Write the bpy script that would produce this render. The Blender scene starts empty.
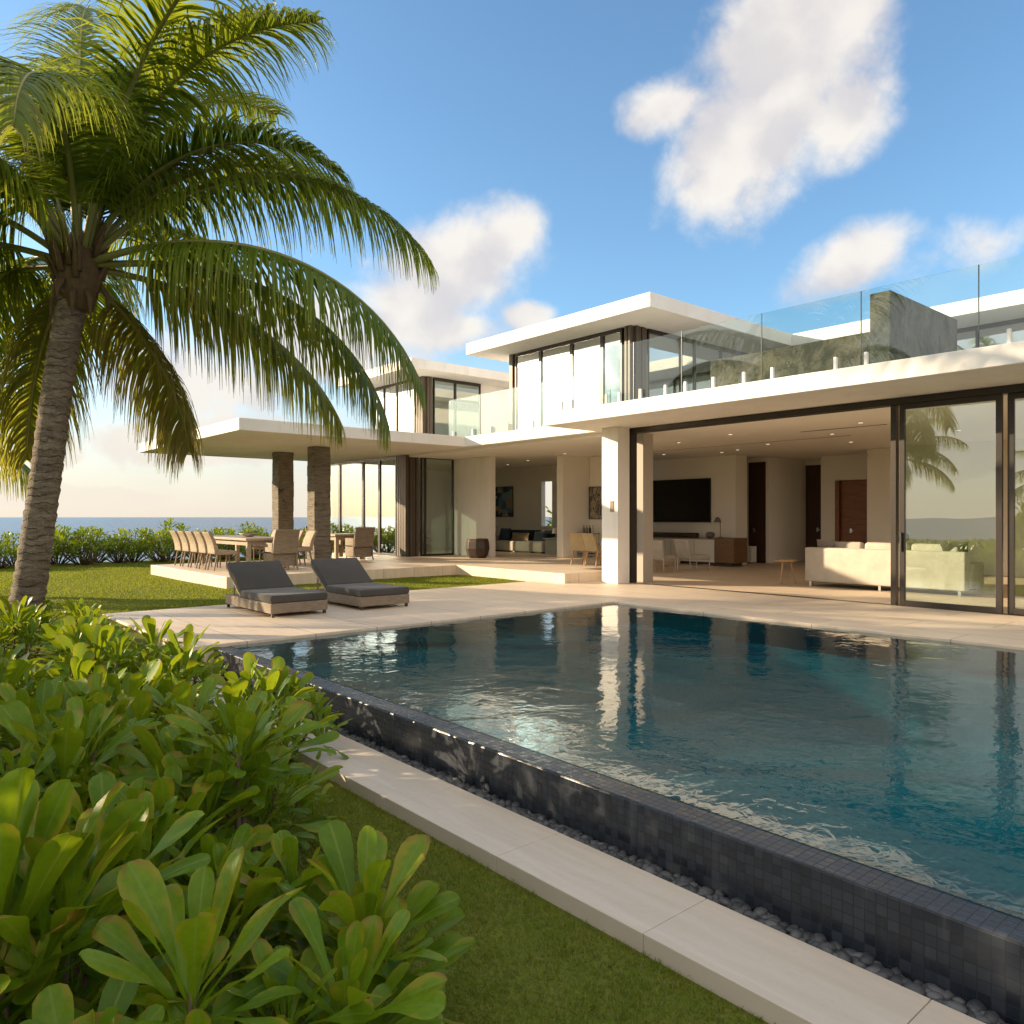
import bpy, bmesh, math, random
import numpy as np
from mathutils import Vector, Matrix
rnd = random.Random(7)
R = math.radians
S = bpy.context.scene
C = S.collection
PI = math.pi

# ------------------------------------------------------------------ camera
HEAD = math.atan2(.758, .652)
RT = Vector((.652, .758, 0)); FW = Vector((-.758, .652, 0))      # camera right / forward on the ground
cam = bpy.data.cameras.new('camera'); co = bpy.data.objects.new('camera', cam); C.objects.link(co)
co.location = (0, 0, 1.5); co.rotation_euler = (R(90), 0, HEAD)
cam.sensor_width = 36; cam.lens = 36*764/1024; cam.shift_y = .0049
cam.clip_start = .05; cam.clip_end = 120000
S.camera = co

# ------------------------------------------------------------------ light
SUN_EL = R(15)
TOSUN = Vector((-.76*math.cos(SUN_EL), -.65*math.cos(SUN_EL), math.sin(SUN_EL))).normalized()
sl = bpy.data.lights.new('sun', 'SUN'); so = bpy.data.objects.new('sun', sl); C.objects.link(so)
sl.energy = 4.7; sl.angle = R(.6); sl.color = (1, .785, .52)
so.rotation_euler = TOSUN.to_track_quat('Z', 'Y').to_euler()
S.view_settings.view_transform = 'Standard'; S.view_settings.look = 'None'
S.view_settings.exposure = 1.06; S.view_settings.gamma = 1
S.cycles.max_bounces = 10; S.cycles.transparent_max_bounces = 24; S.cycles.glossy_bounces = 5
S.cycles.diffuse_bounces = 8; S.cycles.caustics_reflective = False; S.cycles.caustics_refractive = False
S.cycles.use_denoising = True; S.cycles.sample_clamp_indirect = 12

# ------------------------------------------------------------------ node helper
class NT:
    def __init__(s, nt): s.nt = nt; s.nt.nodes.clear()
    def put(s, sock, v):
        if v is None: return
        if isinstance(v, bpy.types.NodeSocket): s.nt.links.new(v, sock)
        elif isinstance(v, bpy.types.Node): s.nt.links.new(v.outputs[0], sock)
        else:
            if sock.type == 'RGBA' and not hasattr(v, '__len__'): v = (v, v, v, 1)
            elif sock.type == 'RGBA' and len(v) == 3: v = (*v, 1)
            sock.default_value = v
    def n(s, t, ins=None, **props):
        nd = s.nt.nodes.new(t)
        for k, v in props.items(): setattr(nd, k, v)
        for k, v in (ins or {}).items(): s.put(nd.inputs[k], v)
        return nd
    def m(s, op, a, b=None, c=None, clamp=False):
        nd = s.nt.nodes.new('ShaderNodeMath'); nd.operation = op; nd.use_clamp = clamp
        for i, v in enumerate((a, b, c)): s.put(nd.inputs[i], v)
        return nd.outputs[0]
    def vm(s, op, a, b=None):
        nd = s.nt.nodes.new('ShaderNodeVectorMath'); nd.operation = op
        s.put(nd.inputs[0], a)
        if b is not None: s.put(nd.inputs['Scale'] if op == 'SCALE' else nd.inputs[1], b)
        return nd.outputs['Value'] if op in ('DOT_PRODUCT', 'LENGTH') else nd.outputs[0]
    def mix(s, f, a, b, blend='MIX'):
        nd = s.nt.nodes.new('ShaderNodeMix'); nd.data_type = 'RGBA'; nd.blend_type = blend
        s.put(nd.inputs[0], f); s.put(nd.inputs[6], a); s.put(nd.inputs[7], b)
        return nd.outputs[2]
    def ss(s, v, a, b, lo=0., hi=1.):
        nd = s.n('ShaderNodeMapRange', {'From Min': a, 'From Max': b, 'To Min': lo, 'To Max': hi}, interpolation_type='SMOOTHSTEP')
        s.put(nd.inputs[0], v); return nd.outputs[0]
    def noise(s, vec, scale, detail=4, rough=.55, dist=0):
        nd = s.n('ShaderNodeTexNoise', {'Scale': scale, 'Detail': detail, 'Roughness': rough, 'Distortion': dist})
        if vec is not None: s.put(nd.inputs['Vector'], vec)
        return nd.outputs[0]
    def obj(s): return s.n('ShaderNodeTexCoord').outputs['Object']
    def scale(s, vec, x, y, z): return s.vm('MULTIPLY', vec, (x, y, z))
    def bump(s, h, strength=.3, dist=.02, normal=None):
        nd = s.n('ShaderNodeBump', {'Strength': strength, 'Distance': dist, 'Height': h})
        if normal is not None: s.put(nd.inputs['Normal'], normal)
        return nd.outputs[0]
    def bsdf(s, col, rough=.6, normal=None, metal=0., spec=.5, **kw):
        nd = s.n('ShaderNodeBsdfPrincipled', {'Base Color': col, 'Roughness': rough, 'Metallic': metal, 'Specular IOR Level': spec})
        if normal is not None: s.put(nd.inputs['Normal'], normal)
        for k, v in kw.items(): s.put(nd.inputs[k], v)
        return nd.outputs[0]
    def out(s, sh): s.put(s.n('ShaderNodeOutputMaterial').inputs[0], sh)

def material(name, fn):
    m = bpy.data.materials.new(name); m.use_nodes = True
    t = NT(m.node_tree); t.out(fn(t)); return m

# ------------------------------------------------------------------ sky
def cam_dir(px, py):
    return (FW + RT*((px-512)/764) + Vector((0, 0, 1))*((517-py)/764)).normalized()
W = bpy.data.worlds.new('World'); S.world = W; W.use_nodes = True
def build_world():
    t = NT(W.node_tree)
    sky = t.n('ShaderNodeTexSky', sky_type='NISHITA', sun_disc=False, sun_elevation=SUN_EL,
              sun_rotation=math.atan2(TOSUN.x, TOSUN.y), altitude=0, air_density=1.0, dust_density=1.0, ozone_density=3.0)
    d = t.vm('NORMALIZE', t.n('ShaderNodeTexCoord').outputs['Generated'])
    # one entry per cumulus: direction it stands in, half sizes, tilt, weight
    clouds = [(785, 50, 90, 80, 30, 1.15), (745, 140, 95, 70, 40, 1.0), (665, 108, 50, 28, 15, .8), (715, 185, 55, 35, 30, .85),
              (832, 0, 60, 60, 0, 1.), (835, 120, 55, 45, 0, .75),
              (455, 262, 95, 52, 8, 1.05), (410, 305, 62, 40, 0, .95), (500, 240, 55, 36, 20, .9), (440, 330, 75, 22, 0, .8), (527, 316, 32, 18, 0, .95),
              (850, 262, 60, 32, 25, .85), (985, 245, 60, 22, 10, .35),
              (60, 500, 330, 26, 0, .7), (200, 445, 190, 40, 4, .85), (330, 345, 120, 60, -10, .7), (180, 380, 150, 55, 0, .55), (-300, 440, 330, 60, 0, .9)]
    dens = None
    for px, py, a, b, ang, w in clouds:
        c = cam_dir(px, py)
        r = c.cross(Vector((0, 0, 1))).normalized(); u = r.cross(c)
        ca, sa = math.cos(R(ang)), math.sin(R(ang)); r2 = r*ca+u*sa; u2 = u*ca-r*sa
        k = math.sqrt(1+((px-512)/764)**2)
        cc = t.m('MAXIMUM', t.vm('DOT_PRODUCT', d, tuple(c)), .05)
        x = t.m('DIVIDE', t.vm('DOT_PRODUCT', d, tuple(r2)), t.m('MULTIPLY', cc, a/764/k))
        y = t.m('DIVIDE', t.vm('DOT_PRODUCT', d, tuple(u2)), t.m('MULTIPLY', cc, b/764/k))
        e = t.m('SQRT', t.m('ADD', t.m('MULTIPLY', x, x), t.m('MULTIPLY', y, y)))
        v = t.m('MULTIPLY', t.m('SUBTRACT', 1.0, e), w)
        v = t.m('MAXIMUM', v, -1.0)
        dens = v if dens is None else t.n('ShaderNodeMath', {0: dens, 1: v, 2: .25}, operation='SMOOTH_MAX').outputs[0]
    # cloud added behind and overhead, out of view, as ambient fill; glass mirrors it
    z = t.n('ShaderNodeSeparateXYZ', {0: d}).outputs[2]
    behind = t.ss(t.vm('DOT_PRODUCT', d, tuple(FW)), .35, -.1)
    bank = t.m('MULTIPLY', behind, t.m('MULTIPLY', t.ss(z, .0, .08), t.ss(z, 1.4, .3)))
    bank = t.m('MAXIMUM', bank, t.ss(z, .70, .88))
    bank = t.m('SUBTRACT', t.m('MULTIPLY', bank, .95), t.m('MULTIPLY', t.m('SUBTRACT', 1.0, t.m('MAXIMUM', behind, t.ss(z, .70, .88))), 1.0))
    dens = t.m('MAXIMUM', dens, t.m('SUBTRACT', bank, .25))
    wob = t.n('ShaderNodeTexNoise', {'Vector': d, 'Scale': 11., 'Detail': 5.})
    dv = t.vm('ADD', d, t.vm('SCALE', t.vm('SUBTRACT', wob.outputs['Color'], (.5, .5, .5)), .035))
    def puff(v):
        a = t.n('ShaderNodeTexVoronoi', {'Vector': v, 'Scale': 16., 'Detail': 3., 'Roughness': .55, 'Lacunarity': 2.3}, feature='F1', normalize=True).outputs[0]
        return t.m('SUBTRACT', .42, a)
    f1 = t.noise(dv, 7, 9, .6); v1 = puff(dv)
    sh = t.vm('ADD', dv, tuple(TOSUN*.016+Vector((0, 0, .014))))
    v2 = puff(sh)
    body = t.m('ADD', dens, t.m('ADD', t.m('MULTIPLY', t.m('SUBTRACT', f1, .5), 1.15), t.m('MULTIPLY', v1, .8)))
    alpha = t.m('MAXIMUM', t.ss(body, -.02, .58), t.m('MULTIPLY', t.ss(z, .26, .0), .93))
    dl = t.m('ADD', t.m('MULTIPLY', t.m('SUBTRACT', t.noise(dv, 8, 2.5, .5), t.noise(t.vm('ADD', dv, tuple(TOSUN*.03+Vector((0, 0, .028)))), 8, 2.5, .5)), 1.3), t.m('MULTIPLY', t.m('SUBTRACT', v1, v2), .35))
    lit = t.ss(dl, -.22, .12)
    thick = t.ss(body, .25, 1.1)
    ccol = t.mix(lit, (.78, .75, .77), (1.08, 1.02, .94))
    ccol = t.mix(t.m('MULTIPLY', thick, .35), ccol, (1.0, .92, .84))
    low = t.ss(z, -.02, .28)
    ccol = t.mix(low, (1.0, .885, .76), ccol)
    skycol = t.vm('SCALE', sky.outputs[0], SKY)
    skycol = t.mix(1.0, skycol, TINT, 'MULTIPLY')
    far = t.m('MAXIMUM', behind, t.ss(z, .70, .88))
    cl = t.vm('SCALE', ccol, t.m('ADD', CLOUD, t.m('MULTIPLY', far, .15)))  # the added clouds out of view are brightened for more fill light
    col = t.mix(t.m('MULTIPLY', alpha, .93), skycol, cl)
    bg = t.n('ShaderNodeBackground', {'Color': col, 'Strength': 1.0})
    t.nt.links.new(bg.outputs[0], t.n('ShaderNodeOutputWorld').inputs[0])
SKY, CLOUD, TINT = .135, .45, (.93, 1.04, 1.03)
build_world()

# ------------------------------------------------------------------ materials
def plain(col, rough=.6, metal=0., var=.08, scale=6., bump=.0, spec=.5):
    def fn(t):
        p = t.obj(); f = t.noise(p, scale, 6)
        c = t.mix(f, [v*(1-var) for v in col], [min(1, v*(1+var)) for v in col])
        nb = t.bump(t.noise(p, scale*12, 3), bump, .005) if bump else None
        return t.bsdf(c, rough, nb, metal, spec)
    return fn
M = {}
def stucco(t):
    p = t.obj()
    f = t.noise(p, .7, 6, .6); g = t.noise(t.scale(p, 3, 3, .5), 1.2, 5)
    c = t.mix(t.ss(f, .35, .7), (.78, .74, .68), (.84, .815, .77))
    c = t.mix(t.m('MULTIPLY', t.ss(g, .52, .75), .34), c, (.60, .56, .50))
    return t.bsdf(c, .75, t.bump(t.noise(p, 90, 3), .12, .004), spec=.3)
M['white'] = material('white_render', stucco)
M['ceiling'] = material('ceiling_paint', plain((.86, .83, .78), .8, var=.03, scale=1))
M['plaster'] = material('interior_plaster', plain((.84, .79, .71), .8, var=.04, scale=1))

M['shade_plaster'] = material('shade_toned_plaster', plain((.42, .37, .31), .8, var=.04, scale=1))  # darker plaster: the wall stub's shade is put into its colour
def paving(size=(1.8, .9), base=((.66, .52, .375), (.75, .62, .47)), along=0):
    def fn(t):
        p = t.obj(); s = t.n('ShaderNodeSeparateXYZ', {0: p})
        br = t.n('ShaderNodeTexBrick', {'Vector': p, 'Color1': (0, 0, 0, 1), 'Color2': (1, 1, 1, 1), 'Mortar': (.5, .5, .5, 1), 'Scale': 1.0,
                 'Mortar Size': .008, 'Mortar Smooth': .3, 'Brick Width': size[0], 'Row Height': size[1]}, offset=.5, offset_frequency=2)
        st = t.noise(t.scale(p, .6, 5, 1) if not along else t.scale(p, 5, .6, 1), 1.6, 8, .65, .4)
        sp = t.noise(p, 30, 5, .7); bl = t.noise(p, .45, 4)
        c = t.mix(t.ss(st, .3, .72), base[0], base[1])
        c = t.mix(t.m('MULTIPLY', t.m('SUBTRACT', br.outputs[0], 0.), .24), c, (.50, .40, .31))
        c = t.mix(t.m('MULTIPLY', t.ss(sp, .58, .74), .30), c, (.40, .31, .23))
        c = t.mix(t.m('MULTIPLY', t.ss(bl, .5, .75), .22), c, (.46, .38, .30))
        c = t.mix(t.m('MULTIPLY', br.outputs['Fac'], .8), c, (.26, .21, .16))
        h = t.m('SUBTRACT', t.m('MULTIPLY', sp, .15), br.outputs['Fac'])
        return t.bsdf(c, t.ss(sp, .3, .8, .42, .68), t.bump(h, .35, .004))
    return fn
M['travertine'] = material('travertine_paving', paving())
M['kerb'] = material('limestone_kerb', paving((400., 400.), ((.50, .43, .34), (.58, .51, .42))))
M['floor'] = material('polished_stone_floor', paving((1.2, 1.2), ((.68, .54, .40), (.74, .60, .46))))

def mosaic(cols, size=.047, grout=(.012, .013, .015), rough=.2, wet=.0):
    def fn(t):
        p = t.obj(); s = t.n('ShaderNodeSeparateXYZ', {0: p}); nz = t.n('ShaderNodeSeparateXYZ', {0: t.n('ShaderNodeNewGeometry').outputs['True Normal']}).outputs[2]
        top = t.m('GREATER_THAN', t.m('ABSOLUTE', nz), .5)
        u = t.m('ADD', s.outputs[0], t.m('MULTIPLY', s.outputs[1], t.m('SUBTRACT', 1.0, top)))
        v = t.m('ADD', t.m('MULTIPLY', s.outputs[2], t.m('SUBTRACT', 1.0, top)), t.m('MULTIPLY', s.outputs[1], top))
        u = t.m('DIVIDE', u, size); v = t.m('DIVIDE', v, size)
        cell = t.n('ShaderNodeCombineXYZ', {0: t.m('FLOOR', u), 1: t.m('FLOOR', v)})
        wn = t.n('ShaderNodeTexWhiteNoise', {'Vector': cell.outputs[0]}, noise_dimensions='2D')
        fu = t.m('ABSOLUTE', t.m('SUBTRACT', t.m('FRACT', u), .5)); fv = t.m('ABSOLUTE', t.m('SUBTRACT', t.m('FRACT', v), .5))
        g = t.ss(t.m('MAXIMUM', fu, fv), .44, .48)
        c = t.mix(wn.outputs[0], cols[0], cols[1])
        bl = t.noise(p, 2.2, 6, .65)
        c = t.mix(t.m('MULTIPLY', t.ss(bl, .45, .75), .45), c, cols[2])
        c = t.mix(g, c, grout)
        drip = t.noise(t.scale(p, 9, 9, .7), 1, 5, .6)
        c = t.mix(t.m('MULTIPLY', t.ss(drip, .56, .76), .22), c, (.16, .17, .17))
        tilt = t.m('MULTIPLY', t.m('SUBTRACT', wn.outputs[0], .5), .4)
        return t.bsdf(c, t.m('ADD', t.m('MULTIPLY', g, .4), t.m('ADD', rough, t.m('MULTIPLY', wn.outputs[0], .2))), t.bump(t.m('SUBTRACT', tilt, g), .10, .003))
    return fn
M['pool_tile'] = material('charcoal_mosaic', mosaic(((.012, .016, .023), (.034, .041, .054), (.011, .014, .019))))
M['basin'] = material('pool_floor_mosaic', mosaic(((.04, .26, .35), (.06, .34, .43), (.04, .22, .31)), .06, (.025, .15, .21)))

def schlick(t, f0, nb=None):
    g = t.n('ShaderNodeNewGeometry')
    c = t.m('ABSOLUTE', t.vm('DOT_PRODUCT', nb if nb is not None else g.outputs['Normal'], g.outputs['Incoming']))
    k = t.m('POWER', t.m('SUBTRACT', 1.0, c, clamp=True), 5.0)
    return t.m('ADD', t.m('MULTIPLY', k, 1-f0), f0, clamp=True)
def water(t):
    p = t.obj()
    n1 = t.noise(t.scale(p, 1, 1.0, 1), 2.2, 3, .5, .6); n2 = t.noise(t.scale(p, 1.1, .8, 1), 9, 3, .55, .8); n3 = t.noise(p, .5, 2)
    calm = t.ss(n3, .38, .62, .45, 1.0)
    h = t.m('MULTIPLY', t.m('ADD', t.m('MULTIPLY', n1, 1.0), t.m('MULTIPLY', n2, .26)), calm)
    nb = t.bump(h, .15, .06)
    fr = schlick(t, .028, nb)
    gl = t.n('ShaderNodeBsdfGlossy', {'Color': (1, 1, 1, 1), 'Roughness': .015, 'Normal': nb})
    tr = t.n('ShaderNodeBsdfTransparent', {'Color': (.25, .585, .62, 1)})
    df = t.n('ShaderNodeBsdfDiffuse', {'Color': (.004, .088, .122, 1)})
    tr = t.n('ShaderNodeMixShader', {0: .32, 1: tr.outputs[0], 2: df.outputs[0]})
    mx = t.n('ShaderNodeMixShader', {0: fr, 1: tr.outputs[0], 2: gl.outputs[0]})
    return mx.outputs[0]
M['water'] = material('pool_water', water)
def sea(t):
    p = t.obj()
    a = t.noise(t.scale(p, 1, 1, 1), .05, 6, .6); b = t.noise(t.scale(p, 1.0, 1.0, 1), .5, 4, .6); s = t.noise(p, .004, 4)
    c = t.mix(s, (.06, .085, .115), (.10, .13, .165))
    nb = t.bump(t.m('ADD', a, t.m('MULTIPLY', b, .2)), .9, 3.)
    return t.bsdf(c, .28, nb, spec=.5)
M['sea'] = material('sea_water', sea)
def lawn(t):
    p = t.obj()
    a = t.noise(p, .6, 5, .6); b = t.noise(p, 40, 4, .7); c0 = t.noise(p, 7, 4, .6)
    c = t.mix(t.ss(a, .3, .7), (.10, .14, .018), (.16, .19, .024))
    c = t.mix(t.ss(c0, .35, .75), c, (.16, .165, .03))
    c = t.mix(t.m('MULTIPLY', t.ss(b, .5, .7), .5), c, (.05, .05, .02))
    return t.bsdf(c, .9, t.bump(b, .8, .03), spec=.1)
M['lawn'] = material('lawn_turf', lawn)
def blade(t):
    at = t.n('ShaderNodeAttribute', attribute_name='tone').outputs['Fac']
    c = t.mix(at, (.075, .125, .012), (.23, .275, .030))
    c = t.mix(t.ss(at, .88, .98), c, (.26, .21, .09))
    bs = t.bsdf(c, .6, spec=.25); tl = t.n('ShaderNodeBsdfTranslucent', {'Color': t.mix(.5, c, (.44, .44, .02))})
    return t.n('ShaderNodeMixShader', {0: .52, 1: bs, 2: tl.outputs[0]}).outputs[0]
M['blade'] = material('grass_blade', blade)
def leaf(t):
    at = t.n('ShaderNodeAttribute', attribute_name='tone').outputs['Fac']
    uv = t.n('ShaderNodeSeparateXYZ', {0: t.n('ShaderNodeUVMap', uv_map='leafmap').outputs[0]})
    oi = t.n('ShaderNodeObjectInfo').outputs['Random']
    x = t.m('ABSOLUTE', t.m('SUBTRACT', uv.outputs[0], .5)); p = t.obj()
    c = t.mix(t.ss(at, 0, .8), (.030, .100, .003), (.145, .255, .006))
    c = t.mix(t.m('MULTIPLY', oi, .35), c, (.15, .245, .006))
    nz = t.noise(p, 9, 5, .6); n2 = t.noise(p, 45, 4, .6)
    c = t.mix(t.m('MULTIPLY', t.ss(n2, .35, .75), .3), c, (.02, .065, .004))
    edge = t.m('ADD', t.m('MULTIPLY', x, 1.5), t.m('MULTIPLY', uv.outputs[1], .55))
    sick = t.ss(t.m('ADD', t.m('ADD', edge, t.m('MULTIPLY', t.m('SUBTRACT', nz, .5), 2.2)), t.m('MULTIPLY', at, .9)), 1.42, 1.9)
    c = t.mix(t.m('MULTIPLY', sick, .75), c, (.30, .24, .02))
    tip = t.m('MULTIPLY', t.ss(t.m('ADD', uv.outputs[1], t.m('MULTIPLY', x, .35)), .98, 1.10), t.ss(t.m('ADD', nz, t.m('MULTIPLY', at, .3)), .70, .8))
    c = t.mix(t.m('MULTIPLY', tip, .8), c, (.20, .10, .03))
    br = t.m('MULTIPLY', t.ss(at, .93, .97), t.ss(t.m('ADD', nz, t.m('MULTIPLY', uv.outputs[1], .4)), .65, .95))
    c = t.mix(br, c, (.26, .10, .025))
    vein = t.m('MULTIPLY', t.m('SINE', t.m('MULTIPLY', t.m('SUBTRACT', uv.outputs[1], t.m('MULTIPLY', x, .5)), 75.)), .5)
    c = t.mix(t.m('MULTIPLY', t.ss(x, .055, .02), .55), c, (.20, .26, .05))
    c = t.mix(t.m('MULTIPLY', t.ss(vein, .25, .5), .10), c, (.16, .22, .04))
    bs = t.bsdf(c, .40, t.bump(t.m('ADD', t.m('MULTIPLY', vein, .15), n2), .2, .004), spec=.28)
    tl = t.n('ShaderNodeBsdfTranslucent', {'Color': t.mix(.55, c, (.46, .52, .012))})
    return t.n('ShaderNodeMixShader', {0: .34, 1: bs, 2: tl.outputs[0]}).outputs[0]
M['leaf'] = material('shrub_leaf', leaf)
def frond_leaf(t):
    at = t.n('ShaderNodeAttribute', attribute_name='tone').outputs['Fac']
    c = t.mix(t.ss(at, 0, .5), (.042, .105, .010), (.14, .21, .018))
    c = t.mix(t.ss(at, .45, .75), c, (.20, .17, .03))
    c = t.mix(t.ss(at, .8, 1.), c, (.30, .20, .08))
    bs = t.bsdf(c, .42, spec=.4); tl = t.n('ShaderNodeBsdfTranslucent', {'Color': t.mix(.5, c, (.52, .54, .03))})
    return t.n('ShaderNodeMixShader', {0: .48, 1: bs, 2: tl.outputs[0]}).outputs[0]
M['frond'] = material('palm_leaflet', frond_leaf)
M['rachis'] = material('palm_rachis', plain((.20, .20, .06), .5, var=.25, scale=8))
def lamp_lens(t):
    return t.n('ShaderNodeEmission', {'Color': (1, .80, .58, 1), 'Strength': .7}).outputs[0]
M['lamp_lens'] = material('downlight_lens', lamp_lens)
M['stem'] = material('shrub_stem', plain((.13, .09, .05), .8, var=.3, scale=20, bump=.3))
def bark(t):
    p = t.obj(); s = t.n('ShaderNodeSeparateXYZ', {0: p})
    a = t.noise(t.scale(p, 2, 2, 7), 2.2, 8, .7, 1.); b = t.noise(t.scale(p, 14, 14, 3), 2, 6, .7)
    c = t.mix(t.ss(a, .3, .7), (.10, .078, .058), (.27, .22, .165))
    c = t.mix(t.m('MULTIPLY', t.ss(b, .5, .75), .6), c, (.09, .07, .05))
    rg_ = t.m('FRACT', t.m('ADD', t.m('MULTIPLY', s.outputs[2], 9.5), t.m('MULTIPLY', t.noise(t.scale(p, 3, 3, 1.5), 1.5, 4), 2.2)))
    ring = t.m('MULTIPLY', t.ss(rg_, .16, .0), t.ss(t.noise(t.scale(p, 5, 5, 3), 1.2, 3), .35, .6))
    c = t.mix(t.m('MULTIPLY', ring, .75), c, (.055, .042, .032))
    return t.bsdf(c, .85, t.bump(t.m('SUBTRACT', t.m('ADD', a, t.m('MULTIPLY', b, .6)), t.m('MULTIPLY', ring, .8)), .8, .03), spec=.2)
M['bark'] = material('palm_bark', bark)
M['fibre'] = material('palm_fibre', plain((.12, .075, .04), .9, var=.45, scale=14, bump=.8))
def roughstone(t):
    p = t.obj(); a = t.noise(p, 1.6, 9, .72, .5); b = t.noise(p, 7, 8, .75); k = t.noise(t.scale(p, 1, 1, .35), 2.5, 6, .7)
    c = t.mix(t.ss(a, .38, .62), (.045, .047, .04), (.12, .112, .088)); c = t.mix(t.ss(b, .5, .68), c, (.035, .036, .033)); c = t.mix(t.m('MULTIPLY', t.ss(k, .55, .68), .6), c, (.15, .155, .14))
    return t.bsdf(c, .9, t.bump(t.m('ADD', a, b), 1., .05), spec=.2)
M['stone'] = material('rough_stone', roughstone)
def log(t):
    p = t.obj(); a = t.noise(t.scale(p, 3, 3, 22), 1.3, 7, .65); b = t.noise(t.scale(p, 9, 9, 40), 1.5, 5, .7); k = t.noise(p, 4.5, 3)
    c = t.mix(t.ss(a, .3, .7), (.13, .112, .09), (.26, .225, .18)); c = t.mix(t.m('MULTIPLY', t.ss(k, .62, .7), .8), c, (.06, .045, .03))
    return t.bsdf(c, .85, t.bump(t.m('ADD', a, b), .7, .02), spec=.2)
M['pillar'] = material('weathered_stone_cladding', log)
M['metal'] = material('dark_bronze_metal', plain((.050, .042, .036), .38, .6, var=.1))
M['timber_fin'] = material('bronze_louvre', plain((.10, .075, .055), .5, .2, var=.15))
M['steel'] = material('brushed_steel', plain((.55, .54, .52), .3, 1., var=.05))
def wood(c0, c1, axis, sc=3.):
    def fn(t):
        p = t.obj(); v = [14, 14, 14]; v[axis] = 1.1
        a = t.noise(t.scale(p, *v), sc*.5, 8, .65, .6); b = t.noise(p, 2, 3)
        c = t.mix(t.ss(a, .3, .72), c0, c1); c = t.mix(t.m('MULTIPLY', b, .25), c, c0)
        return t.bsdf(c, .45, t.bump(a, .15, .005))
    return fn
M['door_wood'] = material('mahogany', wood((.20, .072, .03), (.33, .13, .055), 0))
M['dark_door'] = material('dark_stained_wood', wood((.045, .018, .010), (.075, .03, .016), 2))
M['oak'] = material('oak', wood((.34, .20, .09), (.48, .30, .15), 2))
M['block_wood'] = material('burl_wood', wood((.14, .07, .03), (.24, .125, .05), 1))
M['dark_wood'] = material('dark_timber', wood((.03, .018, .012), (.07, .04, .025), 0))
M['lacquer'] = material('white_lacquer', plain((.72, .69, .64), .3, var=.02))
def fabric(c, w=220., var=.1):
    def fn(t):
        p = t.obj(); a = t.noise(p, w, 2, .5); b = t.noise(p, 3, 5)
        col = t.mix(t.ss(b, .3, .7), [v*(1-var) for v in c], [v*(1+var) for v in c])
        col = t.mix(t.m('MULTIPLY', a, .3), col, [v*.7 for v in c])
        return t.bsdf(col, .9, t.bump(t.m('ADD', a, t.m('MULTIPLY', b, 2)), .35, .006), spec=.15, **{'Sheen Weight': .2})
    return fn
M['linen'] = material('cream_linen', fabric((.52, .47, .40)))
M['charcoal'] = material('charcoal_fabric', fabric((.075, .068, .062)))
M['navy'] = material('navy_fabric', fabric((.022, .030, .050)))
M['blue'] = material('denim_fabric', fabric((.045, .075, .13)))
M['mustard'] = material('straw_fabric', fabric((.38, .29, .16)))
M['taupe'] = material('taupe_fabric', fabric((.27, .22, .18)))
def wicker(c):
    def fn(t):
        p = t.obj(); s = t.n('ShaderNodeSeparateXYZ', {0: p})
        u = t.m('ADD', s.outputs[0], s.outputs[1])
        a = t.m('SINE', t.m('MULTIPLY', s.outputs[2], 260.)); b = t.m('SINE', t.m('MULTIPLY', u, 150.))
        w = t.m('MULTIPLY', a, b); n = t.noise(t.scale(p, 4, 4, 30), 2, 4)
        col = t.mix(t.ss(n, .3, .7), [v*.75 for v in c], [v*1.2 for v in c]); col = t.mix(t.m('MULTIPLY', t.ss(w, -.2, -.8), .6), col, [v*.3 for v in c])
        return t.bsdf(col, .65, t.bump(w, .5, .006))
    return fn
M['wicker'] = material('woven_rattan', wicker((.36, .27, .175)))
M['wicker_dark'] = material('weathered_rattan', wicker((.27, .205, .14)))
M['teak'] = material('weathered_teak', wood((.28, .215, .15), (.42, .33, .23), 0))
M['screen'] = material('black_glass_screen', plain((.004, .004, .005), .12, var=.1))
M['black'] = material('black_plastic', plain((.015, .014, .013), .5))
M['ceramic'] = material('grey_ceramic', plain((.16, .14, .12), .5, var=.2))
M['brass'] = material('aged_metal', plain((.22, .17, .11), .4, .7))
def pebble(t):
    oi = t.n('ShaderNodeAttribute', attribute_name='tone').outputs['Fac']
    c = t.mix(oi, (.03, .033, .037), (.11, .112, .115)); return t.bsdf(c, .55, t.bump(t.noise(t.obj(), 40, 4), .3, .01))
M['pebble'] = material('river_pebble', pebble)
M['soil'] = material('channel_bed', plain((.025, .025, .026), .9, var=.3, scale=20, bump=.6))
M['earth'] = material('cliff_earth', plain((.16, .12, .08), .95, var=.3, scale=.6, bump=.6))
def glass(refl, tint):
    def fn(t):
        p = t.obj(); nb = t.bump(t.noise(p, .5, 2), .05, .05)
        gl = t.n('ShaderNodeBsdfGlossy', {'Color': (1, 1, 1, 1), 'Roughness': 0., 'Normal': nb})
        tr = t.n('ShaderNodeBsdfTransparent', {'Color': (*tint, 1)})
        f = schlick(t, refl)
        return t.n('ShaderNodeMixShader', {0: f, 1: tr.outputs[0], 2: gl.outputs[0]}).outputs[0]
    return fn
M['glass'] = material('green_solar_glass', glass(.15, (.88, .965, .925)))
M['glass_up'] = material('mirror_solar_glass', glass(.46, (.68, .76, .72)))
M['balustrade'] = material('clear_toughened_glass', glass(.05, (.89, .955, .945)))
M['edge'] = material('glass_edge_joint', plain((.03, .05, .05), .3))
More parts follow.
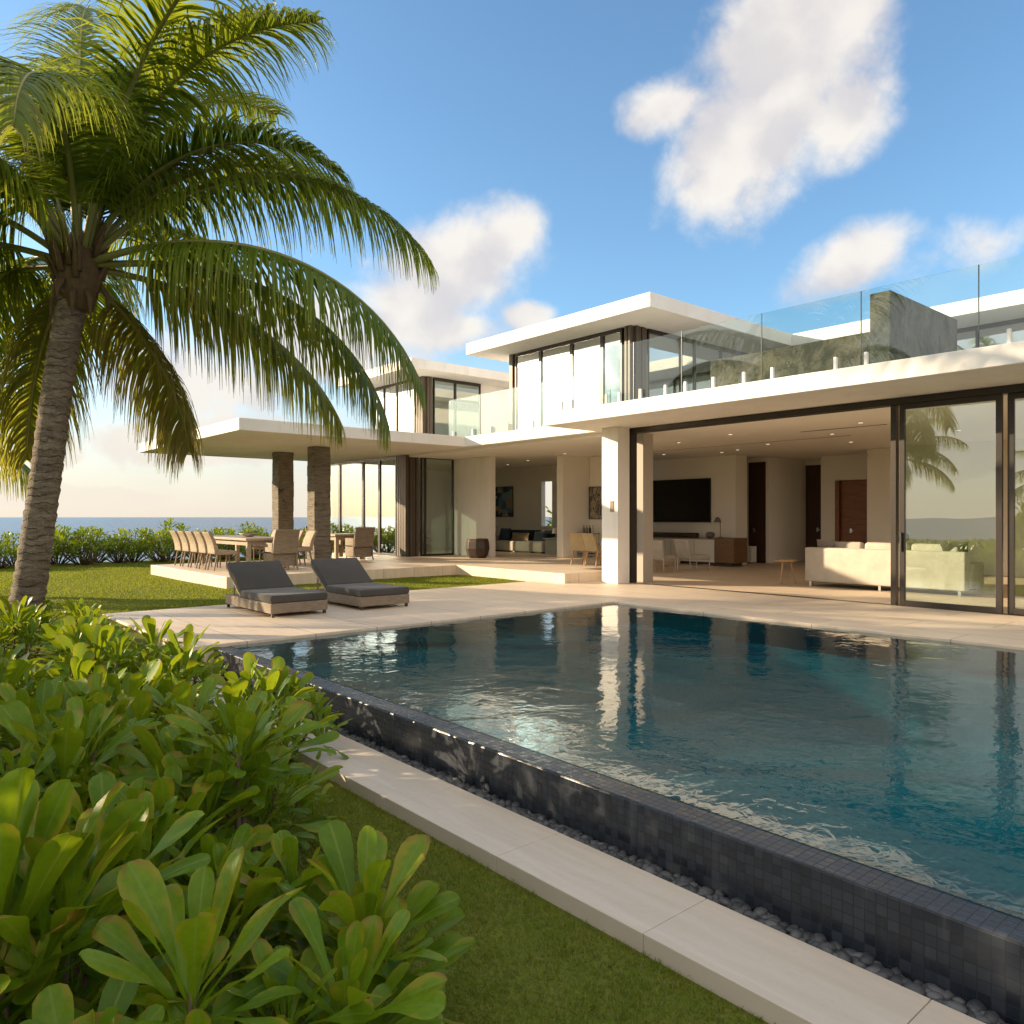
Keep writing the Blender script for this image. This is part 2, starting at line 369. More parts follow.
def art(t):
    p = t.obj(); n = t.n('ShaderNodeTexNoise', {'Vector': p, 'Scale': 1.6, 'Detail': 5.}).outputs['Color']
    v = t.n('ShaderNodeTexVoronoi', {'Vector': t.vm('ADD', p, t.vm('SCALE', n, .9)), 'Scale': 3.4})
    r = t.n('ShaderNodeValToRGB', {0: t.n('ShaderNodeSeparateColor', {0: v.outputs['Color']}).outputs[0]})
    cr = r.color_ramp; cr.interpolation = 'CONSTANT'
    for i, (q, c) in enumerate([(0, (.03, .05, .09)), (.2, (.10, .20, .32)), (.4, (.42, .40, .36)), (.55, (.05, .10, .18)), (.7, (.34, .26, .16)), (.85, (.20, .30, .38))]):
        e = cr.elements[i] if i < 2 else cr.elements.new(q)
        e.position = q; e.color = (*c, 1)
    return t.bsdf(r.outputs[0], .7)
M['art'] = material('abstract_paint', art)
def art2(t):
    p = t.obj(); w = t.noise(t.scale(p, 2.5, 1, 1), 3.2, 6, .7, 1.5)
    return t.bsdf(t.mix(t.ss(w, .42, .56), (.03, .032, .035), (.40, .33, .24)), .7)
M['art2'] = material('monochrome_paint', art2)

# ------------------------------------------------------------------ mesh helpers
class MB:
    def __init__(s): s.v = []; s.f = []; s.tone = []; s.uv = []
    def add(s, vs, fs):
        o = len(s.v); s.v += [tuple(v) for v in vs]; s.f += [tuple(i+o for i in f) for f in fs]; return s
    def box(s, x0, x1, y0, y1, z0, z1):
        vs = [(x, y, z) for z in (z0, z1) for y in (y0, y1) for x in (x0, x1)]
        return s.add(vs, [(0, 2, 3, 1), (4, 5, 7, 6), (0, 1, 5, 4), (2, 6, 7, 3), (0, 4, 6, 2), (1, 3, 7, 5)])
    def obox(s, c, size, rot):       # box with a rotation matrix
        x, y, z = [q/2 for q in size]; m = rot.to_3x3()
        vs = [Vector(c) + m @ Vector((a, b, d)) for d in (-z, z) for b in (-y, y) for a in (-x, x)]
        return s.add(vs, [(0, 2, 3, 1), (4, 5, 7, 6), (0, 1, 5, 4), (2, 6, 7, 3), (0, 4, 6, 2), (1, 3, 7, 5)])
    def prism(s, pts, z0, z1):       # polygon (counter-clockwise) extruded upwards
        n = len(pts)
        vs = [(x, y, z0) for x, y in pts]+[(x, y, z1) for x, y in pts]
        return s.add(vs, [tuple(range(n-1, -1, -1)), tuple(range(n, 2*n))]+[(i, (i+1) % n, (i+1) % n+n, i+n) for i in range(n)])
    def tube(s, pts, rad, n=10, cap=True):
        pts = [Vector(p) for p in pts]; rings = []
        if not hasattr(rad, '__len__'): rad = [rad]*len(pts)
        o = len(s.v); ref = None
        for i, p in enumerate(pts):
            d = (pts[min(i+1, len(pts)-1)]-pts[max(i-1, 0)]).normalized()
            if ref is None: ref = Vector((0, 0, 1)) if abs(d.z) < .9 else Vector((1, 0, 0))
            a = d.cross(ref).normalized(); b = d.cross(a)
            ref = b.cross(d) if False else ref
            for k in range(n):
                q = 2*PI*k/n; s.v.append(tuple(p+a*(math.cos(q)*rad[i])+b*(math.sin(q)*rad[i])))
        for i in range(len(pts)-1):
            for k in range(n):
                s.f.append((o+i*n+k, o+i*n+(k+1) % n, o+(i+1)*n+(k+1) % n, o+(i+1)*n+k))
        if cap: s.f.append(tuple(o+k for k in range(n-1, -1, -1))); s.f.append(tuple(o+(len(pts)-1)*n+k for k in range(n)))
        return s
    def lathe(s, prof, c=(0, 0, 0), n=24):
        return s.tube([(c[0], c[1], c[2]+z) for r, z in prof], [max(r, .0005) for r, z in prof], n)
    def build(s, name, mat, parent=None, bevel=0, smooth=False, seg=2):
        me = bpy.data.meshes.new(name); me.from_pydata(s.v, [], s.f)
        if s.tone:
            a = me.attributes.new('tone', 'FLOAT', 'FACE'); a.data.foreach_set('value', np.array(s.tone, dtype=np.float32))
        if s.uv:
            u = me.uv_layers.new(name='leafmap'); fl = []
            for f in s.f:
                for i in f: fl += s.uv[i]
            u.data.foreach_set('uv', np.array(fl, dtype=np.float32))
        me.materials.append(M[mat]); me.update()
        if smooth: me.polygons.foreach_set('use_smooth', [True]*len(me.polygons))
        o = bpy.data.objects.new(name, me); C.objects.link(o)
        if parent is not None: o.parent = parent
        if bevel:
            b = o.modifiers.new('bevel', 'BEVEL'); b.width = bevel; b.segments = seg; b.limit_method = 'ANGLE'; b.angle_limit = R(40)
            if seg > 2: me.polygons.foreach_set('use_smooth', [True]*len(me.polygons))
        return o
def tag(o, label=None, cat=None, group=None, kind=None):
    for k, v in (('label', label), ('category', cat), ('group', group), ('kind', kind)):
        if v: o[k] = v
    return o
def thing(name, label, cat, loc=(0, 0, 0), rz=0, group=None):
    o = bpy.data.objects.new(name, None); C.objects.link(o); o.location = loc; o.rotation_euler = (0, 0, rz); o.empty_display_size = .2
    return tag(o, label, cat, group)
def B(name, mat, parent, *boxes, bevel=0, seg=2):
    m = MB()
    for b in boxes: m.box(*b)
    return m.build(name, mat, parent, bevel, seg=seg)
def kids(o): return [c for c in bpy.data.objects if c.parent == o]
def dup(root, loc, rz=0, label=None, sc=None, group=None):
    def cp(o, par):
        c = o.copy(); C.objects.link(c)
        if par is not None: c.parent = par
        for ch in kids(o): cp(ch, c)
        return c
    r = cp(root, None); r.location = loc; r.rotation_euler = (0, 0, rz)
    if sc is not None: r.scale = (sc, sc, sc) if not hasattr(sc, '__len__') else sc
    if label: r['label'] = label
    if group: r['group'] = group
    return r

# ================================================================== SETTING
# sea to the horizon
m = MB(); n = 64
ring = [60, 400, 3000, 40000]
vs = [(0, 0, 0)]+[(r*math.cos(2*PI*k/n), r*math.sin(2*PI*k/n), 0) for r in ring for k in range(n)]
fs = [(0, 1+k, 1+(k+1) % n) for k in range(n)]+[(1+i*n+k, 1+(i+1)*n+k, 1+(i+1)*n+(k+1) % n, 1+i*n+(k+1) % n) for i in range(3) for k in range(n)]
m.add(vs, fs); o = m.build('sea', 'sea'); o.location.z = -11; tag(o, kind='structure')

def smooth(a, b, x):
    q = min(1, max(0, (x-a)/(b-a))); return q*q*(3-2*q)
def ground_z(x, y):
    low = smooth(-11.5, -8.0, x)*(1-smooth(3.2, 3.6, y))
    z = -.035-.365*low
    e = max(-29.5-x, -31-y, x-22, y-48)              # the plot ends in a slope down to the sea
    if e > 0: z -= min(13, e*.25+e*e*.12)
    return z + .012*math.sin(x*1.3+y*.7)*math.sin(y*1.1)*(1 if x < -13.5 else .3)
m = MB(); gx = list(np.arange(-44, 36.1, .6)); gy = list(np.arange(-46, 62.1, .6))
idx = {}
def gv(i, j):
    if (i, j) not in idx: idx[i, j] = len(m.v); m.v.append((gx[i], gy[j], ground_z(gx[i], gy[j])))
    return idx[i, j]
for i in range(len(gx)-1):
    for j in range(len(gy)-1):
        if gx[i] > -9.4 and gx[i+1] < 5 and gy[j] > 2.5 and gy[j+1] < 10.5: continue
        m.f.append((gv(i, j), gv(i+1, j), gv(i+1, j+1), gv(i, j+1)))
tag(m.build('lawn', 'lawn', smooth=True), kind='structure')

# terrace, platform and floor
tm = MB(); tm.prism([(-13.1, 2.9), (-9.1, 2.9), (-9.1, 10.2), (4.5, 10.2), (4.5, 13.5), (-13.3, 13.5)], -.4, 0)
tag(tm.build('terrace', 'travertine', bevel=.008), kind='structure')
pm = MB(); pm.prism([(-21.8, 6.0), (-16.3, 6.0), (-16.4, 12.15), (-12.3, 12.15), (-12.3, 13.62), (-13.2, 13.62), (-13.2, 16.2), (-15.0, 16.2), (-15.0, 20.0), (-27, 20.0), (-27, 12.9), (-21.8, 12.9)], -.4, .22)
tag(pm.build('dining_platform', 'travertine', bevel=.01), kind='structure')
fm = MB(); fm.box(-18, 4.5, 13.504, 27.2, -.3, -.006)
tag(fm.build('floor', 'floor'), kind='structure')

# pool
pb = MB()
x0, x1, y0, y1, zf = -9.1, 4.5, 3.45, 10.2, -1.35
pb.add([(x0, y0, zf), (x1, y0, zf), (x1, y1, zf), (x0, y1, zf), (x0, y0, -.06), (x1, y0, -.06), (x1, y1, -.06), (x0, y1, -.06)],
       [(0, 1, 2, 3), (0, 3, 7, 4), (2, 6, 7, 3), (1, 5, 6, 2), (0, 4, 5, 1)])
for k in range(4): pb.box(-9.09+.0, -6.6-.0, 10.19-.42*(4-k), 10.19-.42*(3-k)-.003, zf+.01, -.34-.27*(3-k))
tag(pb.build('pool_basin', 'basin'), kind='structure')
wm = MB(); nx = 90; ny = 45
wx = np.linspace(-9.1, 4.5, nx); wy = np.linspace(3.385, 10.2, ny)
vs = [(x, y, -.036) for y in wy for x in wx]
wm.add(vs, [(j*nx+i, j*nx+i+1, (j+1)*nx+i+1, (j+1)*nx+i) for j in range(ny-1) for i in range(nx-1)])
tag(wm.build('pool_water', 'water', smooth=True), kind='structure')
pw = thing('pool_wall', 'dark mosaic tiled overflow wall along the near edge of the swimming pool', 'pool wall', (0, 0, 0))
B('wall_face', 'pool_tile', pw, (-9.1, 4.5, 3.2, 3.45, -.9, -.040), bevel=.012)
# kerb and pebble channel
km = MB(); xs = [-9.15+1.0*k for k in range(14)]
for k in range(13): km.box(xs[k]+.0015, xs[k+1]-.0015, 2.60, 3.07, -.75, -.312)
tag(km.build('kerb', 'kerb', bevel=.004), kind='structure')
B('channel_bed', 'soil', None, (-9.4, 4.5, 3.045, 3.2, -.8, -.368))['kind'] = 'structure'
pe = MB(); bm = bmesh.new(); bmesh.ops.create_icosphere(bm, subdivisions=2, radius=1); iv = [v.co.copy() for v in bm.verts]; jf = [[v.index for v in f.verts] for f in bm.faces]; bm.free()
for k in range(1500):
    x = -7.5+8.6*(k/1500)+rnd.uniform(-.02, .02); r = rnd.uniform(.014, .032)*(1.0 if k > 500 else .9)
    y = rnd.uniform(3.10, 3.185); z = -.365+r*.5+rnd.random()*.02
    mt = Matrix.Rotation(rnd.random()*6, 3, 'Z') @ Matrix.Rotation(rnd.uniform(-.5, .5), 3, 'X') @ Matrix.Diagonal((r*1.3, r*rnd.uniform(.8, 1.1), r*.7))
    j = Vector((rnd.random()*9, rnd.random()*9, rnd.random()*9))
    pe.add([Vector((x, y, z))+mt @ (v*(1+.12*math.sin(v.x*3+j.x)*math.sin(v.y*4+j.y))) for v in iv], jf); pe.tone += [rnd.random()**1.6]*len(jf)
tag(pe.build('pebbles', 'pebble', smooth=True), 'grey river pebbles filling the channel below the dark pool wall', 'pebbles', kind='stuff')

# grass blades
def in_grass(x, y):
    if x < -13.15 and not (x > -21.85 and x < -16.25 and y > 5.95) and y < 12.1: return True
    return x > -13.15 and y < 2.59 and x > -6.5
def blades(name, n, boxr, hgt, wid, label, seed):
    rg = np.random.default_rng(seed)
    xs = rg.uniform(boxr[0], boxr[1], n); ys = rg.uniform(boxr[2], boxr[3], n)
    keep = np.array([in_grass(a, b) for a, b in zip(xs, ys)]); xs = xs[keep]; ys = ys[keep]; n = len(xs)
    zs = np.array([ground_z(a, b) for a, b in zip(xs, ys)])-.006
    clump = np.sin(xs*9.1+3*np.sin(ys*5))*np.sin(ys*8.3+2*np.sin(xs*4))
    h = hgt*rg.uniform(.5, 1.25, n)*(1+.22*clump); az = rg.uniform(0, 2*PI, n); lean = rg.uniform(.2, .95, n)
    dx, dy = np.cos(az), np.sin(az); w = wid*rg.uniform(.6, 1.2, n)
    V = np.zeros((n, 5, 3))
    def put(k, f, off, z): V[:, k, 0] = xs+dx*f-dy*off; V[:, k, 1] = ys+dy*f+dx*off; V[:, k, 2] = zs+z
    put(0, 0, -w, 0); put(1, 0, w, 0); put(2, h*lean*.35, w*.8, h*.6); put(3, h*lean*.35, -w*.8, h*.6); put(4, h*lean, 0, h*(1-.25*lean))
    me = bpy.data.meshes.new(name); me.vertices.add(n*5); me.vertices.foreach_set('co', V.reshape(-1).astype(np.float32))
    base = np.arange(n)[:, None]*5
    loops = np.concatenate([base+np.array([0, 1, 2, 3]), base+np.array([3, 2, 4])], axis=1).reshape(-1)
    me.loops.add(n*7); me.loops.foreach_set('vertex_index', loops.astype(np.int32))
    st = (np.arange(n)[:, None]*7+np.array([0, 4])).reshape(-1)
    me.polygons.add(n*2); me.polygons.foreach_set('loop_start', st.astype(np.int32))
    a = me.attributes.new('tone', 'FLOAT', 'FACE'); tn = np.clip(rg.random(n)*.75+.25*(clump*.5+.5)*rg.random(n), 0, 1); pt = np.sin(xs*2.3+np.sin(ys*3.1))*np.sin(ys*2.7+np.sin(xs*1.9)*1.5); tn[rg.random(n) < .05+.12*np.clip(pt, 0, 1)] = .97; tn = np.clip(tn-.15*np.clip(-pt, 0, 1), 0, 1)
    a.data.foreach_set('value', np.repeat(tn, 2).astype(np.float32))
    me.materials.append(M['blade']); me.update(calc_edges=True); me.validate()
    o = bpy.data.objects.new(name, me); C.objects.link(o); return tag(o, label, 'grass', kind='stuff')
blades('grass', 150000, (-5.6, .4, .3, 2.61), .030, .0022, 'short green grass beside the pale stone kerb in the foreground', 1)
blades('grass', 170000, (-27.5, -13.1, .2, 12.1), .036, .006, 'sunlit green lawn grass round the dining platform and terrace', 2)

# ================================================================== VILLA
V = thing('villa', 'white modern two storey villa with flat roofs, glass walls and open living room', 'house', (0, 0, 0))
# floor slab with the dining canopy, upper roofs
sm = MB(); sm.prism([(-25.8, 6.75), (-17.55, 6.75), (-17.55, 13.3), (-12.4, 13.3), (-12.4, 11.6), (4.5, 11.6), (4.5, 27.5), (-18, 27.5), (-18, 20.1), (-26.6, 20.1), (-26.6, 13.3), (-25.8, 13.3)], 3.52, 3.81)
sm.build('canopy_slab', 'white', V, bevel=.012)
um = MB(); um.prism([(-17.75, 13.5), (-10.95, 13.5), (-10.95, 19.6), (4.6, 19.6), (4.6, 28), (-17.75, 28)], 6.22, 6.55); um.build('roof', 'white', V, bevel=.012)
lm = MB(); lm.box(-25.0, -20.17, 13.2, 20, 6.2, 6.5); lm.build('roof', 'white', V, bevel=.012)
B('ceiling', 'ceiling', V, (-26.6, -18, 13.62, 20.0, 3.44, 3.516), (-18, 4.4, 13.62, 27.4, 3.44, 3.516))
# walls, ground storey
B('column', 'white', V, (-11.86, -11.38, 12.9, 13.3, .002, 3.516), bevel=.006)
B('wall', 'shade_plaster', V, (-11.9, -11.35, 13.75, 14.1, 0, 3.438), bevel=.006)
B('wall', 'white', V, (-20.86, -18.95, 15.35, 15.6, .222, 3.438), bevel=.006)          # beside the glass bay
B('wall', 'plaster', V, (-26.39, -21.3, 19.8, 20, .222, 3.438), (-20.72, -17.4, 19.8, 20, .222, 3.438), (-21.3, -20.72, 19.8, 20, .222, 1.15), (-21.3, -20.72, 19.8, 20, 2.85, 3.438))
B('wall', 'plaster', V, (-17.36, -17.09, 16.8, 18.0, .222, 3.438), (-17.09, -15.2, 18.0, 18.2, .222, 3.438), bevel=.005)
B('wall', 'plaster', V, (-18, -13.5, 20.8, 21.43, 0, 3.438), bevel=.006)                # television wall
B('wall', 'plaster', V, (-15.5, -14.07, 22.4, 22.6, 0, 3.438), (-14.07, -13.42, 22.4, 22.6, 3.3, 3.438), (-13.42, -13.3, 22.4, 24.9, 0, 3.438))
B('wall', 'plaster', V, (-13.3, -12.12, 24.7, 24.9, 3.27, 3.438), (-12.74, -12.12, 24.7, 24.9, 0, 3.27))
B('wall', 'plaster', V, (-12.12, -11.66, 23.5, 24.9, 0, 3.438), (-10.65, -9.75, 23.5, 24.9, 0, 3.438), (-11.66, -10.65, 23.5, 24.9, 2.66, 3.438), (-11.66, -10.65, 23.75, 24.9, 0, 2.66))
B('wall', 'plaster', V, (-9.97, 4.4, 22.0, 22.3, 0, 3.438), bevel=.006)
B('wall', 'plaster', V, (-18, 4.4, 27.2, 27.4, 0, 3.438)); B('wall', 'white', V, (-26.6, -26.4, 13.7, 19.79, .0, 3.438)); B('wall', 'plaster', V, (-18, -17.8, 21.44, 27.19, 0, 3.438))
B('control_panel', 'taupe', V, (-11.60, -11.49, 12.885, 12.9, 1.62, 1.86), bevel=.004)
def door(x0, x1, y, z1, mat, hx, panels=0):
    m = MB(); m.box(x0+.003, x1-.003, y, y+.05, .004, z1-.004)
    for k in range(panels): m.box(x0+.14, x1-.05, y-.012, y-.001, .12+k*z1/panels*.95, .12+(k+1)*z1/panels*.95-.02)
    d = m.build('door', mat, V, bevel=.004)
    hm = MB(); hm.box(hx-.03, hx+.03, y-.03, y-.014, 1.0, 1.14); hm.box(hx-.01, hx+.09, y-.055, y-.035, 1.06, 1.09); hm.box(hx-.01, hx+.01, y-.05, y-.02, 1.06, 1.09)
    hm.build('handle', 'steel', d, bevel=.003)
    return d
door(-14.07, -13.42, 22.42, 3.3, 'dark_door', -13.85)
door(-13.3, -12.74, 24.72, 3.27, 'dark_door', -12.86)
door(-11.66, -10.65, 23.62, 2.66, 'door_wood', -11.2, 6)
B('door_frame', 'door_wood', V, (-11.655, -11.52, 23.49, 23.615, 0, 2.65))
for x, y in [(-10.2, 15.5), (-8.6, 17.2), (-10.9, 18.3), (-9.2, 19.4), (-7.2, 15.6), (-6.4, 18.6), (-12.4, 19.2), (-12.2, 16.2), (-14.8, 18.9), (-13.2, 19.6), (-16.6, 16.4), (-19.4, 17.4), (-21.4, 18.2)]:
    dl_ = MB().lathe([(.052, 0), (.06, .004), (.066, .012), (.052, .0125)], (x, y, 3.426), 20).build('downlight', 'lacquer', V)
    MB().lathe([(.0, 0), (.048, .001), (.048, .002)], (x, y, 3.4225), 20).build('lens', 'lamp_lens', dl_)
B('ceiling_vent', 'taupe', V, (-8.9, -7.0, 16.3, 16.38, 3.432, 3.439))
B('ceiling_vent', 'taupe', V, (-16.9, -8.5, 17.9, 17.93, 3.433, 3.439))
# pillars under the canopy
for x in (-20.6, -23.05):
    m = MB(); zz = .222
    while zz < 3.5:
        h = min(rnd.uniform(.18, .34), 3.516-zz); j = rnd.uniform(0, .012)
        m.box(x+j, x+.48-j, 9.9+j, 10.42-j, zz, zz+h); zz += h
    m.build('pillar', 'pillar', V, bevel=.012)

# glazing helpers -------------------------------------------------
def bay_x(name, x0, x1, y, z0, z1, cuts, gm, fw=.07, dp=.09, head=.10):
    """glazed run along x on plane y: one frame, one pane per opening"""
    m = MB(); m.box(x0, x1, y-dp/2, y+dp/2, z1-head, z1); m.box(x0, x1, y-dp/2, y+dp/2, z0, z0+.06)
    xs = [x0]+list(cuts)+[x1]
    for q in xs: m.box(max(x0, q-fw/2), min(x1, q+fw/2), y-dp/2+.003, y+dp/2-.003, z0+.06, z1-head)
    f = m.build(name, 'metal', V, bevel=.004)
    for a, b in zip(xs[:-1], xs[1:]): B('pane', gm, f, (a+fw/2-.01, b-fw/2+.01, y-.008, y+.008, z0+.05, z1-head+.01))
    return f
def bay_y(name, x, y0, y1, z0, z1, cuts, gm, fw=.07, dp=.09, head=.10):
    m = MB(); m.box(x-dp/2, x+dp/2, y0, y1, z1-head, z1); m.box(x-dp/2, x+dp/2, y0, y1, z0, z0+.06)
    ys = [y0]+list(cuts)+[y1]
    for q in ys: m.box(x-dp/2+.003, x+dp/2-.003, max(y0, q-fw/2), min(y1, q+fw/2), z0+.06, z1-head)
    f = m.build(name, 'metal', V, bevel=.004)
    for a, b in zip(ys[:-1], ys[1:]): B('pane', gm, f, (x-.008, x+.008, a+fw/2-.01, b-fw/2+.01, z0+.05, z1-head+.01))
    return f
def fins(x, y, z0, z1, nx, ny, sx=.11, sy=.11):
    """stacked shutter leaves folded into a corner"""
    m = MB()
    for k in range(nx): m.box(x-.03-sx*(k+1)+.03, x-.03-sx*k, y-.07, y+.07+.02*(k % 2), z0, z1)
    for k in range(ny): m.box(x-.07, x+.06-.02*(k % 2), y+.075+sy*k, y+.075+sy*(k+1)-.03, z0, z1)
    return m.build('shutter_stack', 'timber_fin', V, bevel=.008)
# ground floor glass bay behind the dining platform
bay_x('window', -26.4, -21.55, 13.55, .222, 3.516, [-25.45, -23.75, -22.65], 'glass_up', fw=.13)
fins(-20.92, 13.55, .222, 3.516, 5, 3)
bay_y('window', -20.9, 14.05, 15.345, .222, 3.516, [14.2], 'glass')
# living room sliding doors on their track
t_ = MB(); t_.box(-11.52, 4.2, 13.36, 13.56, 3.40, 3.516); t_.build('door_track', 'metal', V, bevel=.005)
t_ = MB(); t_.box(-11.34, 4.2, 13.37, 13.50, -.02, .006); t_.build('door_sill', 'metal', V)
B('door_jamb', 'metal', V, (-11.56, -11.40, 13.36, 13.58, .002, 3.398))
def slider(x0, x1, y, handle=None):
    m = MB(); fw = .09
    m.box(x0, x0+fw, y-.03, y+.03, .01, 3.398); m.box(x1-fw, x1, y-.03, y+.03, .01, 3.398)
    m.box(x0+fw, x1-fw, y-.03, y+.03, .01, .10); m.box(x0+fw, x1-fw, y-.03, y+.03, 3.31, 3.398)
    f = m.build('sliding_door', 'metal', V, bevel=.005)
    B('pane', 'glass', f, (x0+fw-.01, x1-fw+.01, y-.01, y+.01, .09, 3.32))
    if handle: B('handle', 'black', f, (x0+.035, x0+.055, y-.075, y-.03, .92, 1.24), bevel=.004)
slider(-5.52, -3.99, 13.40, True); slider(-5.66, -5.56, 13.47) if False else None
B('door_jamb', 'metal', V, (-5.66, -5.57, 13.37, 13.49, .008, 3.398), bevel=.004)
slider(-3.94, -1.9, 13.47); slider(-1.96, .1, 13.40); slider(.05, 2.1, 13.47); slider(2.05, 4.1, 13.40)
# upper box: glazing, walls
bay_x('window', -16.68, -12.62, 14.5, 3.812, 6.216, [-15.62, -14.4, -13.3], 'glass_up', fw=.11)
B('shutter_stack', 'timber_fin', V, (-16.9, -16.74, 14.42, 14.60, 3.812, 6.216), bevel=.01)
fins(-12.3, 14.5, 3.812, 6.216, 2, 4)
bay_y('window', -12.3, 15.05, 19.5, 3.812, 6.216, [16.4, 17.0, 18.2], 'glass_up')
B('wall', 'plaster', V, (-16.6, -12.4, 19.2, 19.4, 3.812, 6.21)); B('wall', 'white', V, (-16.9, -16.7, 14.6, 24, 3.812, 6.21))
bay_x('window', -12.2, 4.4, 21, 3.812, 6.216, [-10.4, -8.6, -6.8, -5.0, -3.2, -1.4, .4, 2.4], 'glass_up')
B('wall', 'plaster', V, (-12.2, 4.4, 25, 25.2, 3.812, 6.21))
# left upper box
bay_x('window', -24.5, -21.75, 14.4, 3.812, 6.196, [-23.75, -22.9], 'glass_up')
fins(-21.2, 14.4, 3.812, 6.196, 4, 2)
bay_y('window', -21.2, 14.75, 16.75, 3.812, 6.196, [15.65], 'glass')
B('wall', 'white', V, (-21.4, -21.2, 16.76, 19.9, 3.812, 6.196)); B('wall', 'white', V, (-24.55, -24.4, 14.45, 19.9, 3.812, 6.196)); B('wall', 'plaster', V, (-24.39, -21.45, 18.6, 18.8, 3.812, 6.196))
# balustrades
def railing(y, cuts, z1, posts, pw=.05):
    m = MB(); m.box(cuts[0], cuts[-1], y-.03, y+.03, 3.80, 3.825)
    r = m.build('railing', 'white', V)
    for a, b in zip(cuts[:-1], cuts[1:]):
        g = B('glass_panel', 'balustrade', r, (a+.006, b-.006, y-.008, y+.008, 3.826, z1))
        e = B('panel_joint', 'edge', r, (b-.006, b+.006, y-.0085, y+.0085, 3.826, z1))
    for p in posts: B('post', 'white', r, (p-pw/2, p+pw/2, y-.075, y-.0205, 3.80, 4.01), bevel=.006)
    return r
railing(11.72, [-12.3, -11.2, -9.92, -8.76, -7.10, -5.40, -3.78, -2.1, -.5, 1.2, 2.8, 4.3], 4.97,
        [-11.9, -11.6, -10.6, -10.25, -9.71, -9.10, -8.64, -8.03, -7.41, -6.87, -5.78, -5.30, -3.4, -2.5])
railing(13.42, [-18.5, -16.99, -15.42, -14.0, -12.7], 4.97, [-18.2, -17.25, -16.43, -15.7, -14.7, -13.4])
rr = MB(); rr.box(-18.53, -18.47, 13.45, 14.6, 3.80, 3.825); rr = rr.build('railing', 'white', V)
B('glass_panel', 'balustrade', rr, (-18.508, -18.492, 13.45, 14.6, 3.826, 4.97))

# stone walls on the roof terrace
sw = thing('stone_wall', 'rough grey stone wall on the roof terrace, tall block with long low run behind', 'stone wall', (-5.42, 12.8, 3.81))
m = MB()
m.box(-.34, 0, 0, 2.9, .002, 1.40); m.build('wall_block', 'stone', sw, bevel=.02)
m = MB(); m.box(-5.2, -.342, 2.5, 2.85, .002, 1.38); m.build('low_wall', 'stone', sw, bevel=.02)

# ================================================================== FURNITURE
# sun loungers
def lounger(label, loc):
    t = thing('sun_lounger', label, 'sun lounger', loc, 0, 'sun loungers by the pool')
    B('base', 'wicker_dark', t, (-1.85, 0, 0, .92, .055, .21), bevel=.012)
    for x, y in ((-1.83, .02), (-.06, .02), (-1.83, .86), (-.06, .86)): B('leg', 'dark_wood', t, (x, x+.04, y, y+.04, .002, .056))
    B('cushion', 'charcoal', t, (-1.22, .01, -.005, .925, .213, .33), bevel=.035, seg=4)
    bk = MB(); a = R(35); L = .74
    mt = Matrix.Translation((-1.22, .46, .26)) @ Matrix.Rotation(a, 4, 'Y') @ Matrix.Translation((-L/2, 0, .05))
    bk.obox(mt.to_translation(), (L, .92, .085), mt); bk.build('backrest', 'charcoal', t, bevel=.03, seg=4)
    fr = MB(); mt = Matrix.Translation((-1.22, .46, .25)) @ Matrix.Rotation(a, 4, 'Y') @ Matrix.Translation((-L/2, 0, -.025))
    fr.obox(mt.to_translation(), (L, .90, .03), mt); fr.tube([(-1.72, .1, .2), (-1.70, .1, .50)], .014, 8); fr.tube([(-1.72, .82, .2), (-1.70, .82, .50)], .014, 8)
    fr.build('backrest_frame', 'teak', t, bevel=.004)
    return t
L1 = lounger('wicker sun lounger with charcoal cushion, nearer of the two to the palm', (-10.92, 4.68, 0))
L2 = dup(L1, (-10.86, 6.15, 0), 0, 'wicker sun lounger with charcoal cushion, farther of the two from the palm')

# dining furniture under the canopy
def dining_chair(label, loc, rz, arms=False, mat='wicker', legs='wicker_dark', w=.5, h=.92, group='rattan dining chairs under the canopy', name='dining_chair'):
    t = thing(name, label, 'chair', loc, rz, group)
    B('seat', mat, t, (-w/2, w/2, -.24, .26, .38, .47), bevel=.03, seg=3)
    m = MB(); n = 7; pr = []
    for k in range(n):
        q = k/(n-1); pr.append((-.24-.02*q-.15*q*q, .40+(h-.40)*q, .055-.02*q))
    for y, z, th in pr: m.v += [(-w/2*(1-.08*(z/h)), y-th, z), (w/2*(1-.08*(z/h)), y-th, z), (w/2*(1-.08*(z/h)), y+th, z), (-w/2*(1-.08*(z/h)), y+th, z)]
    for k in range(n-1):
        for j in range(4): m.f.append((4*k+j, 4*k+(j+1) % 4, 4*k+4+(j+1) % 4, 4*k+4+j))
    m.f += [(3, 2, 1, 0), (4*n-4, 4*n-3, 4*n-2, 4*n-1)]
    m.build('backrest', mat, t, bevel=.018, seg=3)
    if arms: B('skirt', mat, t, (-w/2+.03, w/2-.03, -.22, .23, .10, .379), bevel=.015)
    for sx in (-1, 1):
        for y, yl in ((-.22, -.30), (.22, .22)):
            MB().tube([(sx*(w/2-.04), y, .39), (sx*(w/2-.035), yl, .002)], [.026, .018], 8).build('leg', legs, t, smooth=False)
        if arms: B('armrest', mat, t, (sx*w/2-.05*(sx > 0)-.0, sx*w/2+.05*(sx < 0)+.0, -.26, .26, .12, .66) if sx > 0 else (-w/2, -w/2+.05, -.26, .26, .12, .66), bevel=.02, seg=3)
    return t
P = .222
ord5 = ['nearest to the pool', 'second from the pool', 'third from the pool', 'fourth from the pool', 'farthest from the pool']
c0 = None
for k in range(5):
    lb = 'curved rattan dining chair on the lawn side of the long table, '+ord5[k]
    loc = (-18.45-.62*k, 6.72, P)
    c0 = dining_chair(lb, loc, 0) if c0 is None else dup(c0, loc, 0, lb)
